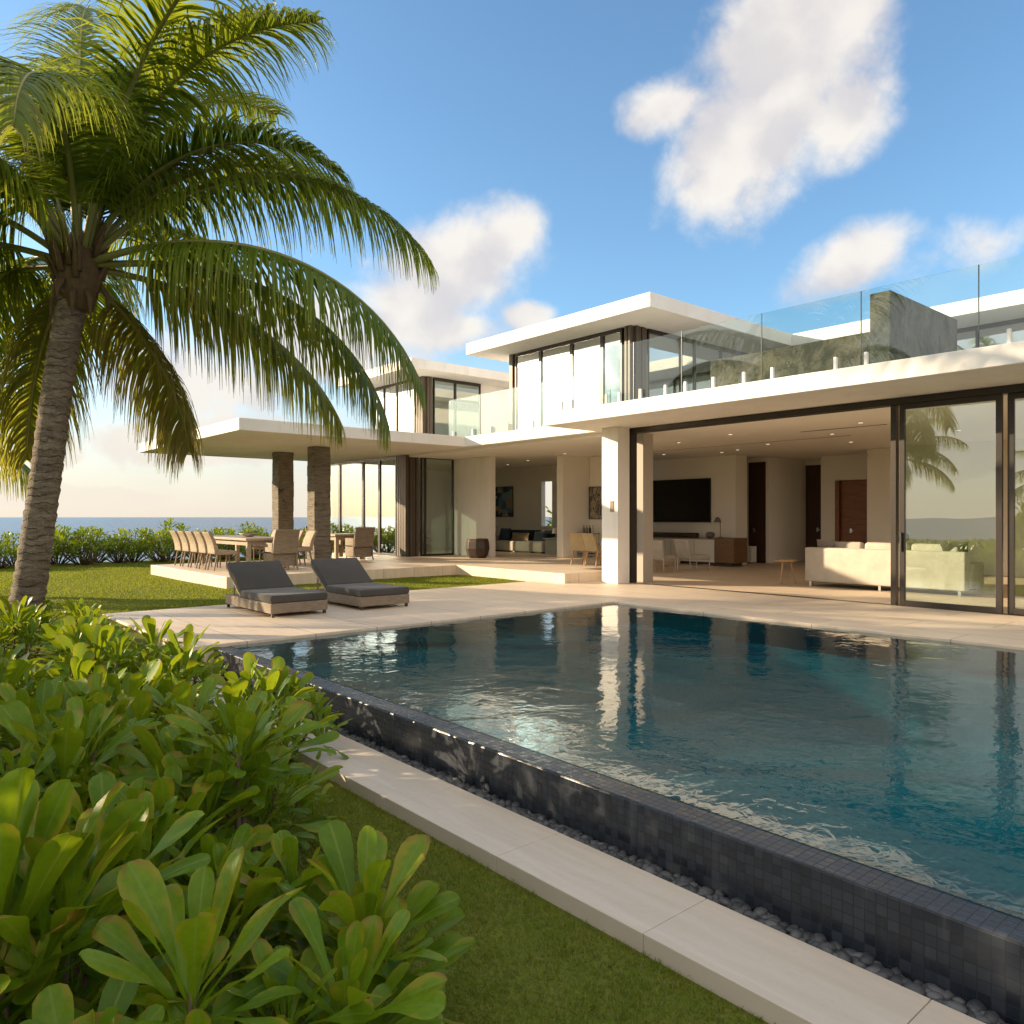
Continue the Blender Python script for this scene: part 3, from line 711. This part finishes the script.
for k in range(4):
    dup(c0, (-18.7-.72*k, 8.75, P), PI, 'curved rattan dining chair on the house side of the long table, '+ord5[k if k < 3 else 4])
ca = dining_chair('broad rattan armchair at the near end of the long dining table', (-17.75, 7.85, P), PI/2, True, 'wicker_dark', 'wicker_dark', .66, .98, 'rattan armchairs under the canopy', 'armchair')
dup(ca, (-20.15, 11.35, P), PI/2, 'broad rattan armchair at the second table beside the glass bay')
dup(ca, (-22.9, 11.45, P), -PI/2, 'broad rattan armchair at the far end of the second table')
def table(label, loc, lx, ly):
    t = thing('dining_table', label, 'table', loc)
    B('tabletop', 'teak', t, (-lx/2, lx/2, -ly/2, ly/2, .70, .76), bevel=.008)
    B('apron', 'teak', t, (-lx/2+.12, lx/2-.12, -ly/2+.1, ly/2-.1, .58, .698))
    for sx in (-1, 1):
        for sy in (-1, 1): B('leg', 'teak', t, (sx*(lx/2-.14)-.05, sx*(lx/2-.14)+.05, sy*(ly/2-.12)-.05, sy*(ly/2-.12)+.05, .002, .70), bevel=.006)
    return t
table('long weathered teak dining table with chairs on both sides', (-19.9, 7.75, P), 3.5, 1.2)
table('smaller weathered teak table between the stone pillars and the glass bay', (-21.5, 11.4, P), 1.6, 1.1)
b = thing('serving_bowl', 'shallow pale bowl on the long teak dining table', 'bowl', (-19.6, 7.8, P+.762))
MB().lathe([(.05, 0), (.10, .005), (.22, .06), (.26, .10), (.245, .10), (.2, .06), (.0, .03)]).build('bowl', 'linen', b, smooth=True)

# left room
t = thing('sofa', 'long cream sofa with dark blue back cushions below the abstract painting', 'sofa', (-21.0, 18.6, P))
B('base', 'linen', t, (-1.9, 1.5, -.45, .5, .05, .40), bevel=.04, seg=3); B('backrest', 'navy', t, (-1.6, 1.45, .28, .52, .41, .80), bevel=.07, seg=4)
B('armrest', 'linen', t, (-2.1, -1.88, -.45, .5, .05, .55), bevel=.05, seg=3)
B('feet', 'dark_wood', t, (-1.8, 1.4, -.4, .45, .002, .05))
def cushion(nm, mat, lab, loc, w, h, th, rz=0, tilt=.25, cat='cushion'):
    m = MB(); nn = 9
    for sgn in (1, -1):
        o = len(m.v)
        for i in range(nn):
            for j in range(nn):
                u, v = i/(nn-1)*2-1, j/(nn-1)*2-1
                puff = (1-u**4)*(1-v**4)
                m.v.append((u*w/2*(1-.06*(1-abs(v))*abs(u)), sgn*th/2*puff**.6, h/2+v*h/2*(1-.06*(1-abs(u))*abs(v))))
        for i in range(nn-1):
            for j in range(nn-1):
                f = (o+i*nn+j, o+(i+1)*nn+j, o+(i+1)*nn+j+1, o+i*nn+j+1); m.f.append(f if sgn < 0 else f[::-1])
    o = m.build(nm, mat, None, smooth=True); o.location = loc; o.rotation_euler = (-tilt, 0, rz); return tag(o, lab, cat)
cushion('cushion', 'blue', 'denim blue cushion on the left of the cream sofa', (-22.2, 18.68, P+.41), .62, .46, .18)
cushion('cushion', 'mustard', 'straw coloured oblong cushion on the middle of the cream sofa', (-21.15, 18.55, P+.41), .95, .30, .16)
cushion('cushion', 'linen', 'pale cushion against the left arm of the cream sofa', (-22.85, 18.6, P+.45), .55, .52, .2, -.3)
cushion('cushion', 'navy', 'navy cushion at the right end of the cream sofa', (-20.1, 18.6, P+.41), .7, .36, .18)
def painting(lab, x0, x1, y, z0, z1, mat):
    t = thing('painting', lab, 'painting', ((x0+x1)/2, y, z0)); w = x1-x0; h = z1-z0
    B('canvas', mat, t, (-w/2, w/2, -.035, -.002, 0, h)); B('frame', 'dark_wood', t, (-w/2-.02, -w/2-.001, -.045, -.002, -.02, h+.02), (w/2+.001, w/2+.02, -.045, -.002, -.02, h+.02), (-w/2, w/2, -.045, -.002, h+.001, h+.02), (-w/2, w/2, -.045, -.002, -.02, -.001))
painting('abstract blue and ochre painting above the cream sofa', -24.75, -22.95, 19.8, 1.52, 2.70, 'art')
painting('dark monochrome painting on the dividing wall beside the white column', -17.05, -16.2, 18.0, 1.45, 2.45, 'art2')
t = thing('stump_stool', 'dark faceted wooden drum stool beside the white wall', 'stool', (-18.8, 14.75, P))
MB().lathe([(.26, .002), (.33, .10), (.38, .30), (.36, .50), (.33, .60), (.0, .605)], n=8).build('drum', 'dark_wood', t, bevel=.012)
B('top_inlay', 'block_wood', t, (-.2, .2, -.2, .2, .603, .612))
t = thing('side_table', 'dark side table with stacked shelves behind the cream sofa arm', 'side table', (-19.05, 18.4, P))
B('top', 'dark_wood', t, (-.35, .35, -.3, .3, .50, .55)); B('body', 'dark_wood', t, (-.3, .3, -.25, .25, .002, .50), bevel=.01)
t = thing('table_lamp', 'pale drum lamp on the dark side table by the window', 'lamp', (-19.05, 18.4, P+.552))
MB().lathe([(.10, 0), (.10, .02), (.03, .03), (.025, .16), (.02, .17)]).build('base', 'ceramic', t, smooth=True); MB().lathe([(.14, .16), (.12, .34)], n=24).build('lamp_shade', 'linen', t)
t = thing('bar_cart', 'slim dark bar trolley against the dividing wall', 'trolley', (-16.75, 17.6, P))
for z in (.12, .42, .74): B('shelf', 'black', t, (-.30, .30, -.2, .2, z, z+.02))
for sx in (-1, 1):
    for sy in (-1, 1): MB().tube([(sx*.28, sy*.18, .002), (sx*.28, sy*.18, .80)], .012, 8).build('leg', 'brass', t)
bl = [('clear', 'ceramic'), ('amber', 'brass'), ('dark', 'black'), ('pale', 'linen')]
for k, (nm, mt) in enumerate(bl):
    o = MB().lathe([(.035, 0), (.04, .01), (.04, .15), (.014, .2), (.013, .26), (.0, .262)], n=14).build('bottle', mt, None, smooth=True)
    o.location = (-16.95+.13*k, 17.6, P+.762); tag(o, ['small grey bottle at the left end of the bar trolley', 'amber bottle left of centre on the bar trolley', 'black bottle right of centre on the bar trolley', 'pale bottle at the right end of the bar trolley'][k], 'bottle')
d1 = dining_chair('cream upholstered dining chair fully in view left of the white column', (-14.18, 14.75, P), .1, False, 'mustard', 'oak', .5, .86, 'upholstered chairs left of the column', 'upholstered_chair')
dup(d1, (-13.62, 14.72, P), -.12, 'cream upholstered dining chair half hidden by the white column')

# living room
t = thing('television', 'very large black flat television on the living room wall', 'television', (-15.85, 20.79, 1.33))
B('casing', 'black', t, (-1.46, 1.46, -.06, .0, 0, 1.42), bevel=.006); B('screen', 'screen', t, (-1.44, 1.44, -.064, -.0605, .02, 1.40))
t = thing('sideboard', 'long white sideboard with burl wood end block under the television', 'sideboard', (-15.3, 20.25, 0))
B('cabinet', 'lacquer', t, (-2.3, 1.55, -.22, .5, .10, .80), bevel=.006); B('end_block', 'block_wood', t, (1.555, 2.25, -.24, .5, .10, .86), bevel=.02)
B('top', 'teak', t, (-2.3, 1.55, -.24, .5, .803, .835), bevel=.004); B('plinth', 'dark_wood', t, (-2.2, 2.1, -.15, .45, .002, .10))
for x in (-1.2, -.1, .8): B('door_gap', 'black', t, (x-.004, x+.004, -.2225, -.215, .12, .78))
o = B('soundbar', 'dark_wood', None, (-1.15, 1.15, -.08, .08, 0, .16), bevel=.02); o.location = (-15.7, 20.3, .837); tag(o, 'long dark wooden soundbar on the white sideboard', 'soundbar')
o = MB().lathe([(.06, 0), (.13, .05), (.15, .12), (.11, .19), (.09, .2), (.08, .19), (.0, .05)]).build('bowl', 'ceramic', None, smooth=True); o.location = (-14.05, 20.25, .837); tag(o, 'round dark bowl on the right of the white sideboard', 'bowl')
t = thing('desk_lamp', 'small metal arm lamp on the sideboard beside the television', 'lamp', (-13.65, 20.2, .862))
MB().lathe([(.09, 0), (.09, .02), (.02, .025), (.015, .03)]).build('base', 'brass', t); MB().tube([(0, 0, .02), (0, 0, .50), (-.04, -.02, .60)], .014, 8).build('arm', 'brass', t)
MB().lathe([(.03, .16), (.07, .12), (.12, .0), (.11, .0), (.06, .11)], (-.08, -.03, .48), 18).build('lamp_shade', 'ceramic', t, smooth=True)
def lounge_chair(label, loc, rz):
    t = thing('lounge_chair', label, 'chair', loc, rz, 'pale lounge chairs in front of the sideboard')
    B('seat', 'linen', t, (-.33, .33, -.3, .36, .30, .44), bevel=.04, seg=3)
    m = MB(); mt = Matrix.Translation((0, -.33, .60)) @ Matrix.Rotation(R(12), 4, 'X'); m.obox(mt.to_translation(), (.66, .11, .56), mt); m.build('backrest', 'linen', t, bevel=.035, seg=3)
    for sx in (-1, 1):
        for sy in (-.32, .32): MB().tube([(sx*.31, sy, .002), (sx*.31, sy, .42)], .014, 8).build('leg', 'steel', t)
        MB().tube([(sx*.31, -.32, .16), (sx*.31, .32, .16)], .012, 8).build('stretcher', 'steel', t)
    return t
g = lounge_chair('pale lounge chair nearest the white wall stub, back to the pool', (-13.35, 16.85, 0), .15)
dup(g, (-13.05, 18.0, 0), -.35, 'pale lounge chair turned towards the sideboard, right of its pair')
t = thing('storage_box', 'small white pedestal box at the foot of the dark corridor door', 'pedestal', (-13.78, 22.1, 0)); B('body', 'lacquer', t, (-.2, .12, -.15, .15, .03, .55), bevel=.01); B('plinth', 'black', t, (-.17, .09, -.12, .12, .002, .03))
def sofa(label, loc, w, rz, tablecush):
    t = thing('sofa', label, 'sofa', loc, rz)
    B('base', 'linen', t, (-w/2+.2, w/2-.2, .22, 1.0, .12, .42), bevel=.03, seg=3)
    B('backrest', 'linen', t, (-w/2, w/2, 0, .22, .10, .84), bevel=.04, seg=4)
    for sx in (-1, 1): B('armrest', 'linen', t, (sx*(w/2-.1)-.1, sx*(w/2-.1)+.1, .224, 1.0, .12, .62), bevel=.04, seg=3)
    n = max(1, round((w-.4)/1.0))
    for k in range(n):
        a = -w/2+.2+(w-.4)/n*k; B('seat_cushion', 'linen', t, (a+.01, a+(w-.4)/n-.01, .25, 1.02, .424, .56), bevel=.045, seg=4)
        c = B('back_cushion', 'linen', t, (a+.02, a+(w-.4)/n-.02, .225, .42, .50, .97), bevel=.07, seg=4); c.rotation_euler.x = -.06; c.location = (0, .03, .02)
    for sx in (-1, 0, 1):
        for y in (.06, .92): B('leg', 'steel', t, (sx*(w/2-.12)-.025, sx*(w/2-.12)+.025, y-.025, y+.025, .002, .12))
    B('underframe', 'black', t, (-w/2+.1, w/2-.1, .1, .95, .085, .10))
    return t
sofa('long cream sofa with its back to the pool beside the open sliding door', (-6.9, 15.75, 0), 3.2, 0, 3)
sofa('cream sofa behind the sliding glass at the right edge', (-3.25, 16.3, 0), 2.2, .0, 2)
cushion('cushion', 'charcoal', 'dark cushion at the right end of the long cream sofa', (-5.65, 16.2, .62), .5, .42, .18, .2, -.2)
cushion('cushion', 'taupe', 'taupe cushion at the left end of the long cream sofa', (-8.15, 16.12, .60), .5, .42, .18, -.3, -.2)
cushion('cushion', 'charcoal', 'charcoal cushion on the sofa at the right edge behind glass', (-3.9, 16.8, .60), .6, .46, .2, .3, -.2)
t = thing('side_stool', 'round oak three legged stool beside the long cream sofa', 'stool', (-8.95, 15.75, 0))
MB().lathe([(.20, .50), (.235, .51), (.24, .54), (.235, .555), (.0, .556)], n=32).build('seat', 'oak', t, smooth=False)
for k in range(3):
    a = k*2*PI/3+.5; MB().tube([(.11*math.cos(a), .11*math.sin(a), .51), (.21*math.cos(a), .21*math.sin(a), .002)], [.024, .016], 8).build('leg', 'oak', t)
t = thing('console_table', 'slim oak console table behind the cushions of the long cream sofa', 'console table', (-7.2, 17.6, 0))
B('top', 'oak', t, (-.6, .6, -.2, .2, .70, .74)); [B('leg', 'oak', t, (sx*.55-.025, sx*.55+.025, sy*.16-.025, sy*.16+.025, .002, .70)) for sx in (-1, 1) for sy in (-1, 1)]
t = thing('ornament', 'dark knotted ornament standing on the console behind the sofa', 'ornament', (-7.25, 17.6, .741))
m = MB(); m.lathe([(.09, 0), (.09, .03), (.025, .04), (.02, .16)]); m.build('base', 'black', t)
m = MB(); q = [Vector((.13*math.sin(2*a)+.02, .08*math.cos(3*a), .27+.11*math.sin(3*a)*math.cos(a))) for a in np.linspace(0, 2*PI, 40)]; m.tube(q, .035, 10); m.build('knot', 'ceramic', t, smooth=True)

# ================================================================== PLANTS
LW = [(0, .07), (.12, .10), (.28, .20), (.45, .40), (.60, .66), (.73, .88), (.84, .98), (.93, .86), (.98, .52), (1., .14)]
def add_leaf(m, base, az, el, L, Wd, bend, tone, rg, fold=.22, twist=0.):
    d = Vector((math.cos(az), math.sin(az), 0)); side = Vector((-math.sin(az), math.cos(az), 0))
    p = Vector(base); th = el; pt = 0; o = len(m.v); nc = 5; ph = rg.random()*6; wav = rg.uniform(.01, .035)*L
    for k, (t, w) in enumerate(LW):
        ds = (t-pt)*L; pt = t
        th = el-bend*t*t
        tang = d*math.cos(th)+Vector((0, 0, math.sin(th))); nor = Vector((0, 0, math.cos(th)))-d*math.sin(th)
        p = p+tang*ds
        s2 = (side*math.cos(twist*t)+nor*math.sin(twist*t)); n2 = nor*math.cos(twist*t)-side*math.sin(twist*t)
        for j in range(nc):
            u = j/(nc-1)*2-1
            q = p+s2*(u*w*Wd/2)+n2*(abs(u)**1.3*w*Wd*fold+wav*u*u*math.sin(t*9+ph+u))
            m.v.append(tuple(q)); m.uv.append((j/(nc-1), t))
    for k in range(len(LW)-1):
        for j in range(nc-1): m.f.append((o+k*nc+j, o+k*nc+j+1, o+(k+1)*nc+j+1, o+(k+1)*nc+j)); m.tone.append(tone)
def rosette(m, c, rg, L, n=17, lean=(0, 0)):
    for i in range(n):
        fr = (i+.5)/n
        az = i*2.39996+rg.uniform(-.3, .3); el = R(84-76*fr**.85+rg.uniform(-9, 9))
        az_v = Vector((math.cos(az), math.sin(az)))
        el += -.5*(az_v.x*lean[0]+az_v.y*lean[1])
        tone = min(.9, max(0, rg.gauss(.42+.25*(1-fr), .2)))
        if rg.random() < .05 and fr > .6: tone = rg.uniform(.92, 1)
        LL = L*(.62+.5*math.sin(PI*min(1, fr*.9+.12)))*rg.uniform(.85, 1.12)
        add_leaf(m, Vector(c)+Vector((az_v.x*.012, az_v.y*.012, -.07*fr*L/.25)), az, el, LL, LL*rg.uniform(.19, .30), rg.uniform(.05, .40)+.3*fr, tone, rg, rg.uniform(.02, .16), rg.uniform(-.5, .5))
def shrub(seed, L=.23, nr=7, rad=.42, hgt=.75, label='', loc=(0, 0, 0), group=None, n=20):
    rg = random.Random(seed); t = thing('naupaka_shrub', label, 'shrub', loc, 0, group)
    m = MB(); s = MB()
    for k in range(nr):
        a = k*2.39996+rg.uniform(-.3, .3); r = rad*math.sqrt((k+.15)/nr)*rg.uniform(.85, 1.1)
        z = hgt*(1-.45*(r/rad)**2)*rg.uniform(.68, 1.16)
        c = (r*math.cos(a), r*math.sin(a), z)
        rosette(m, c, rg, L*rg.uniform(.7, 1.2), n, (math.cos(a)*r/rad*.7, math.sin(a)*r/rad*.7))
        if nr > 1 and rg.random() < .7:
            a2 = a+rg.uniform(-.8, .8); rosette(m, (c[0]*1.05+.08*math.cos(a2), c[1]*1.05+.08*math.sin(a2), z*.62), rg, L*.9, n//2+4, (math.cos(a2), math.sin(a2)))
        s.tube([(r*.15*math.cos(a), r*.15*math.sin(a), -.05), (r*.7*math.cos(a), r*.7*math.sin(a), z*.5), (c[0], c[1], z+.01)], [.02, .016, .011], 6)
    m.build('foliage', 'leaf', t, smooth=True); s.build('stem', 'stem', t, smooth=True)
    return t
# foreground mass: five plants copied about, denser towards the left
protos = []
GRP = 'naupaka shrubs massed in the foreground bed'
pl = []
rg = random.Random(11)
def bed_edge(x):        # where the bed ends towards lawn and kerb
    if x < -7.2: return 2.55
    if x < -5.4: return 3.0
    if x < -4.6: return 2.8
    if x < -4.0: return 2.5
    if x < -3.1: return 2.12
    return 1.5
tries = 0
while len(pl) < 96 and tries < 9000:
    tries += 1
    x = rg.uniform(-13.5, -2.05); y = rg.uniform(-2.6, 3.0)
    if y > bed_edge(x)-.45 or (x > -2.6 and y < -.9) or math.hypot(x+2.44, y-1.38) < .42 or math.hypot(x+2.06, y-1.10) < .40 or math.hypot(x+2.62, y-.42) < .5 or math.hypot(x+3.55, y-1.35) < .5: continue
    if x < -10.9 and y > 2.4: continue
    if -x*.758+y*.652 < 1.25: continue
    if (x+11.7)**2+(y-1.75)**2 < .5: continue
    dist = math.hypot(x, y); mind = .52 if dist < 5.5 else .64
    if any((x-a)**2+(y-b)**2 < mind*mind for a, b in pl): continue
    pl.append((x, y))
for i in range(5):
    protos.append(shrub(20+i, .36, 4, .42, .68, 'leafy green shrub in the dense foreground bed, one of many alike', (0, 0, 0), GRP))
for i, (x, y) in enumerate(pl):
    p = protos[i % 5]; near = math.hypot(x, y)
    top = .55 if x > -7 else .62
    edge = min(1, max(0, (bed_edge(x)-.42-y)/.9))
    gz = ground_z(x, y); H = (top-gz)*(.80+.20*edge)
    if y < -1.2: H *= 1.12
    sc = H/.96*rg.uniform(.92, 1.08); rz = rg.random()*6.28
    if i < 5: p.location = (x, y, gz); p.rotation_euler = (0, 0, rz); p.scale = (sc*.95, sc*.95, sc)
    else: dup(p, (x, y, gz), rz, None, (sc*.95, sc*.95, sc))
# the rosettes one can point to
def single(seed, x, y, z, L, n, label, nr=1, rad=.1, hgt=.35):
    return shrub(seed, L, nr, rad, hgt, label, (x, y, z), None, n)

single(43, -2.62, .42, ground_z(-2.62, .42),   .44, 22, 'large bright shrub with long upright paddle leaves, at the lower left corner', 3, .16, .86)
single(44, -3.55, 1.35, ground_z(-3.55, 1.35), .42, 22, 'yellow tipped shrub with upright rosettes in the middle of the bed edge', 3, .18, .74)
single(41, -2.44, 1.38, ground_z(-2.44, 1.38), .38, 17, 'small low shrub with one dark green rosette at the edge of the lawn', 2, .10, .50)
single(42, -2.06, 1.10, ground_z(-2.06, 1.10), .38, 16, 'low shrub with yellowed leaf tips nearest the bottom edge, beside the lawn', 2, .12, .56)
# hedge at the edge of the cliff
rg = random.Random(5); HP = []
for i in range(3):
    HP.append(shrub(60+i, .30, 26, 1.0, 1.0, '', (0, 0, 0), 'hedge shrubs along the cliff edge', 12))
    HP[-1].name = 'hedge_shrub'
hs = []
yy = -14.
while yy < 19:
    hs.append((-27.6+rg.uniform(-.5, .5), yy)); hs.append((-29.0+rg.uniform(-.5, .5), yy+.6)); yy += 1.15
hs += [(-26.0, 13.4), (-21.6, 23.2), (-22.9, 24.0), (-23.9, 25.2), (-22.2, 25.6)]
for i, (x, y) in enumerate(hs):
    sc = rg.uniform(.66, .92)*(1.2 if i % 2 and x < -28 else 1.0)
    if x > -26.5: sc = 1.9 if y > 21 else 1.0
    lb = 'rounded green shrub in the hedge between lawn and sea, one of many alike' if x < -26.5 else 'green shrub standing behind the villa'
    p = HP[i % 3]; z = ground_z(x, y)
    q = p if i < 3 else dup(p, (0, 0, 0))
    q.location = (x, y, z); q.rotation_euler = (0, 0, rg.random()*6.28); q.scale = (sc, sc, sc); q['label'] = lb
    if x > -26.5: q['group'] = 'shrubs behind the villa'

# unseen tall shrubs added beyond the left edge to shade the foreground
k = 0
for cc, ta in [(-1.6, 5.6), (-.5, 6.2), (.5, 5.6), (1.4, 6.3), (2.3, 5.7), (2.9, 5.9), (3.7, 5.7), (4.25, 5.9), (3.4, 7.0), (-1., 7.2), (.1, 7.4), (1.1, 7.3), (2.1, 7.5)]:
    x, y = cc*-.65-ta*.76, cc*.76-ta*.65
    q = dup(HP[k % 3], (x, y, ground_z(x, y)), k*1.7, 'unseen tall shrub added beyond the left edge to shade the foreground bed', (.85, .85, 2.3 if cc < 3.8 else 1.9), 'added shade shrubs beyond the left edge'); k += 1
# palms
def frond_mesh(m, rm, base, hdir, el0, L, droop, age, rg, p=1.35, nl=62, llen=1.35):
    h = Vector(hdir).normalized(); up = Vector((0, 0, 1)); N = 26
    pts = []; q = Vector(base); tans = []
    sidev = h.cross(up).normalized(); curl = rg.uniform(-.18, .18)
    for k in range(N+1):
        s = k/N; th = el0-droop*s**p
        hh = (h+sidev*curl*s).normalized(); tn = hh*math.cos(th)+up*math.sin(th)
        if k: q = q+tn*(L/N)
        pts.append(q.copy()); tans.append(tn)
    rm.tube(pts, [.045*(1-.9*(k/N))+.004 for k in range(N+1)], 6)
    roll = rg.uniform(-.35, .35); hang = min(1, max(0, (math.degrees(el0)*-1+66)/30))
    for sg in (-1, 1):
        for i in range(nl):
            s = .16+.84*((i+rg.uniform(-.3, .3))/nl); s = min(.999, max(.14, s)); x = s*N; k = min(N-1, int(x)); f = x-k
            b = pts[k].lerp(pts[k+1], f); tn = tans[k].lerp(tans[k+1], f).normalized()
            sd = tn.cross(up)
            if sd.length < .15: sd = sidev.copy()
            sd.normalize(); nr = sd.cross(tn).normalized()
            sd2 = (sd*sg*math.cos(roll)+nr*((.30+roll*.4*sg)*(1-hang)-.25*hang)).normalized()
            al = R((12+36*s)*(1-.1*hang)+rg.uniform(-11, 11))
            d = (sd2*math.cos(al)+tn*math.sin(al)).normalized()
            ll = llen*(math.sin(PI*min(.97, .16+.78*s))**.7)*rg.uniform(.82, 1.1)
            if s > .9: ll *= 1.15-(s-.9)*3
            w = .019*rg.uniform(.8, 1.2); wv = tn-d*tn.dot(d); wv = wv.normalized() if wv.length > .05 else nr
            o = len(m.v); c = b.copy(); ns = 5; grav = rg.uniform(.5, 1.0)*(1+.55*hang); tw = rg.uniform(-.6, .6)
            for j in range(ns+1):
                u = j/ns; ww = w*(1-.25*u-.72*u*u) if j < ns else .002
                wq = (wv*math.cos(tw*u)+d.cross(wv)*math.sin(tw*u))
                m.v += [tuple(c-wq*ww), tuple(c+wq*ww)]
                d = (d-up*grav*(.35+u)*(.8 if j else .2)).normalized(); c = c+d*(ll/ns)
            tone0 = min(1, max(0, age*.75+rg.gauss(.16, .09)+(.22 if s > .85 else 0)*rg.random()))
            for j in range(ns):
                m.f.append((o+2*j, o+2*j+1, o+2*j+3, o+2*j+2)); m.tone.append(min(1, tone0+(.30*age+.16)*(j/ns)**1.5))
def palm(label, trunk_pts, radii, fronds, seed, fine=1.0):
    rg = random.Random(seed); b = Vector(trunk_pts[0])
    t = thing('coconut_palm', label, 'palm tree', tuple(b))
    pts = [Vector(p)-b for p in trunk_pts]
    # resample the trunk finely and ring it with leaf scars
    def cr(u):
        x = u*(len(pts)-1); k = min(len(pts)-2, int(x)); f = x-k
        p0, p1, p2, p3 = pts[max(0, k-1)], pts[k], pts[k+1], pts[min(len(pts)-1, k+2)]
        v = .5*((2*p1)+(p2-p0)*f+(2*p0-5*p1+4*p2-p3)*f*f+(3*p1-p0-3*p2+p3)*f*f*f)
        return v, radii[k]*(1-f)+radii[k+1]*f
    n = 150; P2 = []; RR = []
    ph = 0
    for k in range(n+1):
        v, r = cr(k/n); ph = (ph+rg.uniform(.16, .30)) % 1 if k else 0
        P2.append(v); RR.append(r*(1+.10*(ph-.5)+rg.uniform(-.008, .008)))
    m = MB(); m.tube(P2, RR, 28); m.build('trunk', 'bark', t, smooth=True)
    top = pts[-1]
    fb = MB()
    for k in range(46):
        a = rg.random()*2*PI; z = rg.uniform(-.28, .38); r = .17+.12*math.sin(PI*min(1, max(0, (z+.3)/.7)))
        p0 = top+Vector((r*math.cos(a), r*math.sin(a), z)); out = Vector((math.cos(a), math.sin(a), 0))
        if z < -.05 and rg.random() < .5: q = [p0, p0+out*.08+Vector((0, 0, -.12)), p0+out*.10+Vector((0, 0, -.12-rg.uniform(.1, .34)))]
        else: q = [p0, p0+out*.05+Vector((0, 0, .18)), p0+out*.16+Vector((0, 0, .40))]
        fb.tube(q, [.045, .035, .008], 6)
    prof = [(radii[-1]*.9, -.45), (radii[-1]*1.25, -.2), (radii[-1]*1.45, .05), (radii[-1]*1.1, .3), (.06, .6)]
    fb.tube([top+Vector((0, 0, z)) for r, z in prof], [r for r, z in prof], 14)
    fb.build('fibre_sheath', 'fibre', t, smooth=True)
    for (hr, hf, el, L, dr, age) in fronds:
        m = MB(); rm = MB(); h = RT*hr+FW*hf
        base = top+h.normalized()*.12+Vector((0, 0, .12+.12*math.sin(R(el))))
        frond_mesh(m, rm, base, h, R(el), L, R(dr), age, rg, nl=int(165*fine))
        f = m.build('frond', 'frond', t); rm.build('rachis', 'rachis', f, smooth=True)
    return t
def cp(px, py, Z): return Vector((0, 0, 1.5))+FW*Z+RT*((px-512)*Z/764)+Vector((0, 0, (517-py)*Z/764))
Zp = 10.0
tp = [cp(8, 665, Zp), cp(27, 600, Zp), cp(38, 530, Zp), cp(48, 460, Zp), cp(57, 390, Zp), cp(67, 330, Zp), cp(78, 276, Zp)]
FR = [(1, .15, 48, 5.3, 104, .05), (1, -.15, 16, 5.3, 84, .25), (1, .12, 8, 4.9, 82, .35), (1, .45, -2, 4.1, 62, .45), (.9, .55, 62, 4.5, 92, .05),
      (.5, .6, 80, 4.8, 75, 0), (.7, -.15, 76, 4.6, 78, .0), (-.2, .4, 86, 4.6, 60, 0), (.35, -.8, 72, 3.9, 150, .25),
      (-1, .1, 62, 4.6, 92, .05), (-1, -.3, 38, 4.6, 95, .1), (-1, .35, 8, 4.4, 82, .3), (-.8, .6, 24, 4.4, 90, .2), (-.7, -.6, 55, 4.4, 115, .1),
      (.28, .6, -30, 2.9, 50, .75), (-.6, .5, -22, 3.4, 55, .6), (.1, 1, 48, 4.5, 90, .05), (-.4, 1, 35, 4.4, 90, .1),
      (-.35, -1, 48, 4.0, 125, .15), (-.1, .8, 68, 4.6, 85, 0), (.25, .3, 88, 4.2, 45, 0), (-.6, .1, 80, 4.5, 80, 0), (.9, .1, 66, 4.2, 110, .08), (-.3, .5, 85, 5.6, 50, 0), (.25, .4, 80, 5.6, 45, 0), (-.6, -.1, 72, 5.2, 68, 0), (.45, -.3, 70, 5.2, 72, .05), (-1, -.05, 20, 4.2, 80, .35)]
palm('tall coconut palm with ringed grey trunk rising from the foreground shrubs', tp, [.24, .20, .188, .183, .18, .178, .195], FR, 3)
GEN = [(math.cos(a), math.sin(a), e, L, d, g) for a, e, L, d, g in
       [(.1, 40, 3.8, 95, .1), (.9, 55, 3.8, 95, .05), (1.6, 25, 3.6, 85, .2), (2.4, 50, 3.8, 95, .05), (3.1, 20, 3.8, 85, .2), (3.9, 45, 3.8, 95, .1), (4.6, 30, 3.6, 95, .2), (5.4, 50, 3.8, 95, .05),
        (.5, 5, 3.4, 70, .4), (2.0, 75, 3.6, 80, 0), (4.2, 78, 3.6, 80, 0), (5.0, -5, 3.2, 60, .5), (3.5, 0, 3.3, 65, .4), (0, 70, 3.6, 100, 0)]]
def far_palm(label, x, y, h, seed, lean=(.4, .2)):
    z = ground_z(x, y); q = [(x, y, z-.1), (x+lean[0]*.3, y+lean[1]*.3, z+h*.35), (x+lean[0]*.7, y+lean[1]*.7, z+h*.7), (x+lean[0], y+lean[1], z+h)]
    return palm(label, q, [.26, .19, .17, .17], GEN, seed, .62)
p2 = cp(-125, 420, 15.)
far_palm('low coconut palm on the lawn beyond the left edge of the view', p2.x, p2.y, 3.2, 8, (0, 0))
far_palm('coconut palm on the south lawn, mirrored in the sliding glass door', -19.0, -18.6, 4.7, 10)
far_palm('short coconut palm on the south lawn, mirrored at the right edge', -12.4, -24.5, 3.0, 12)
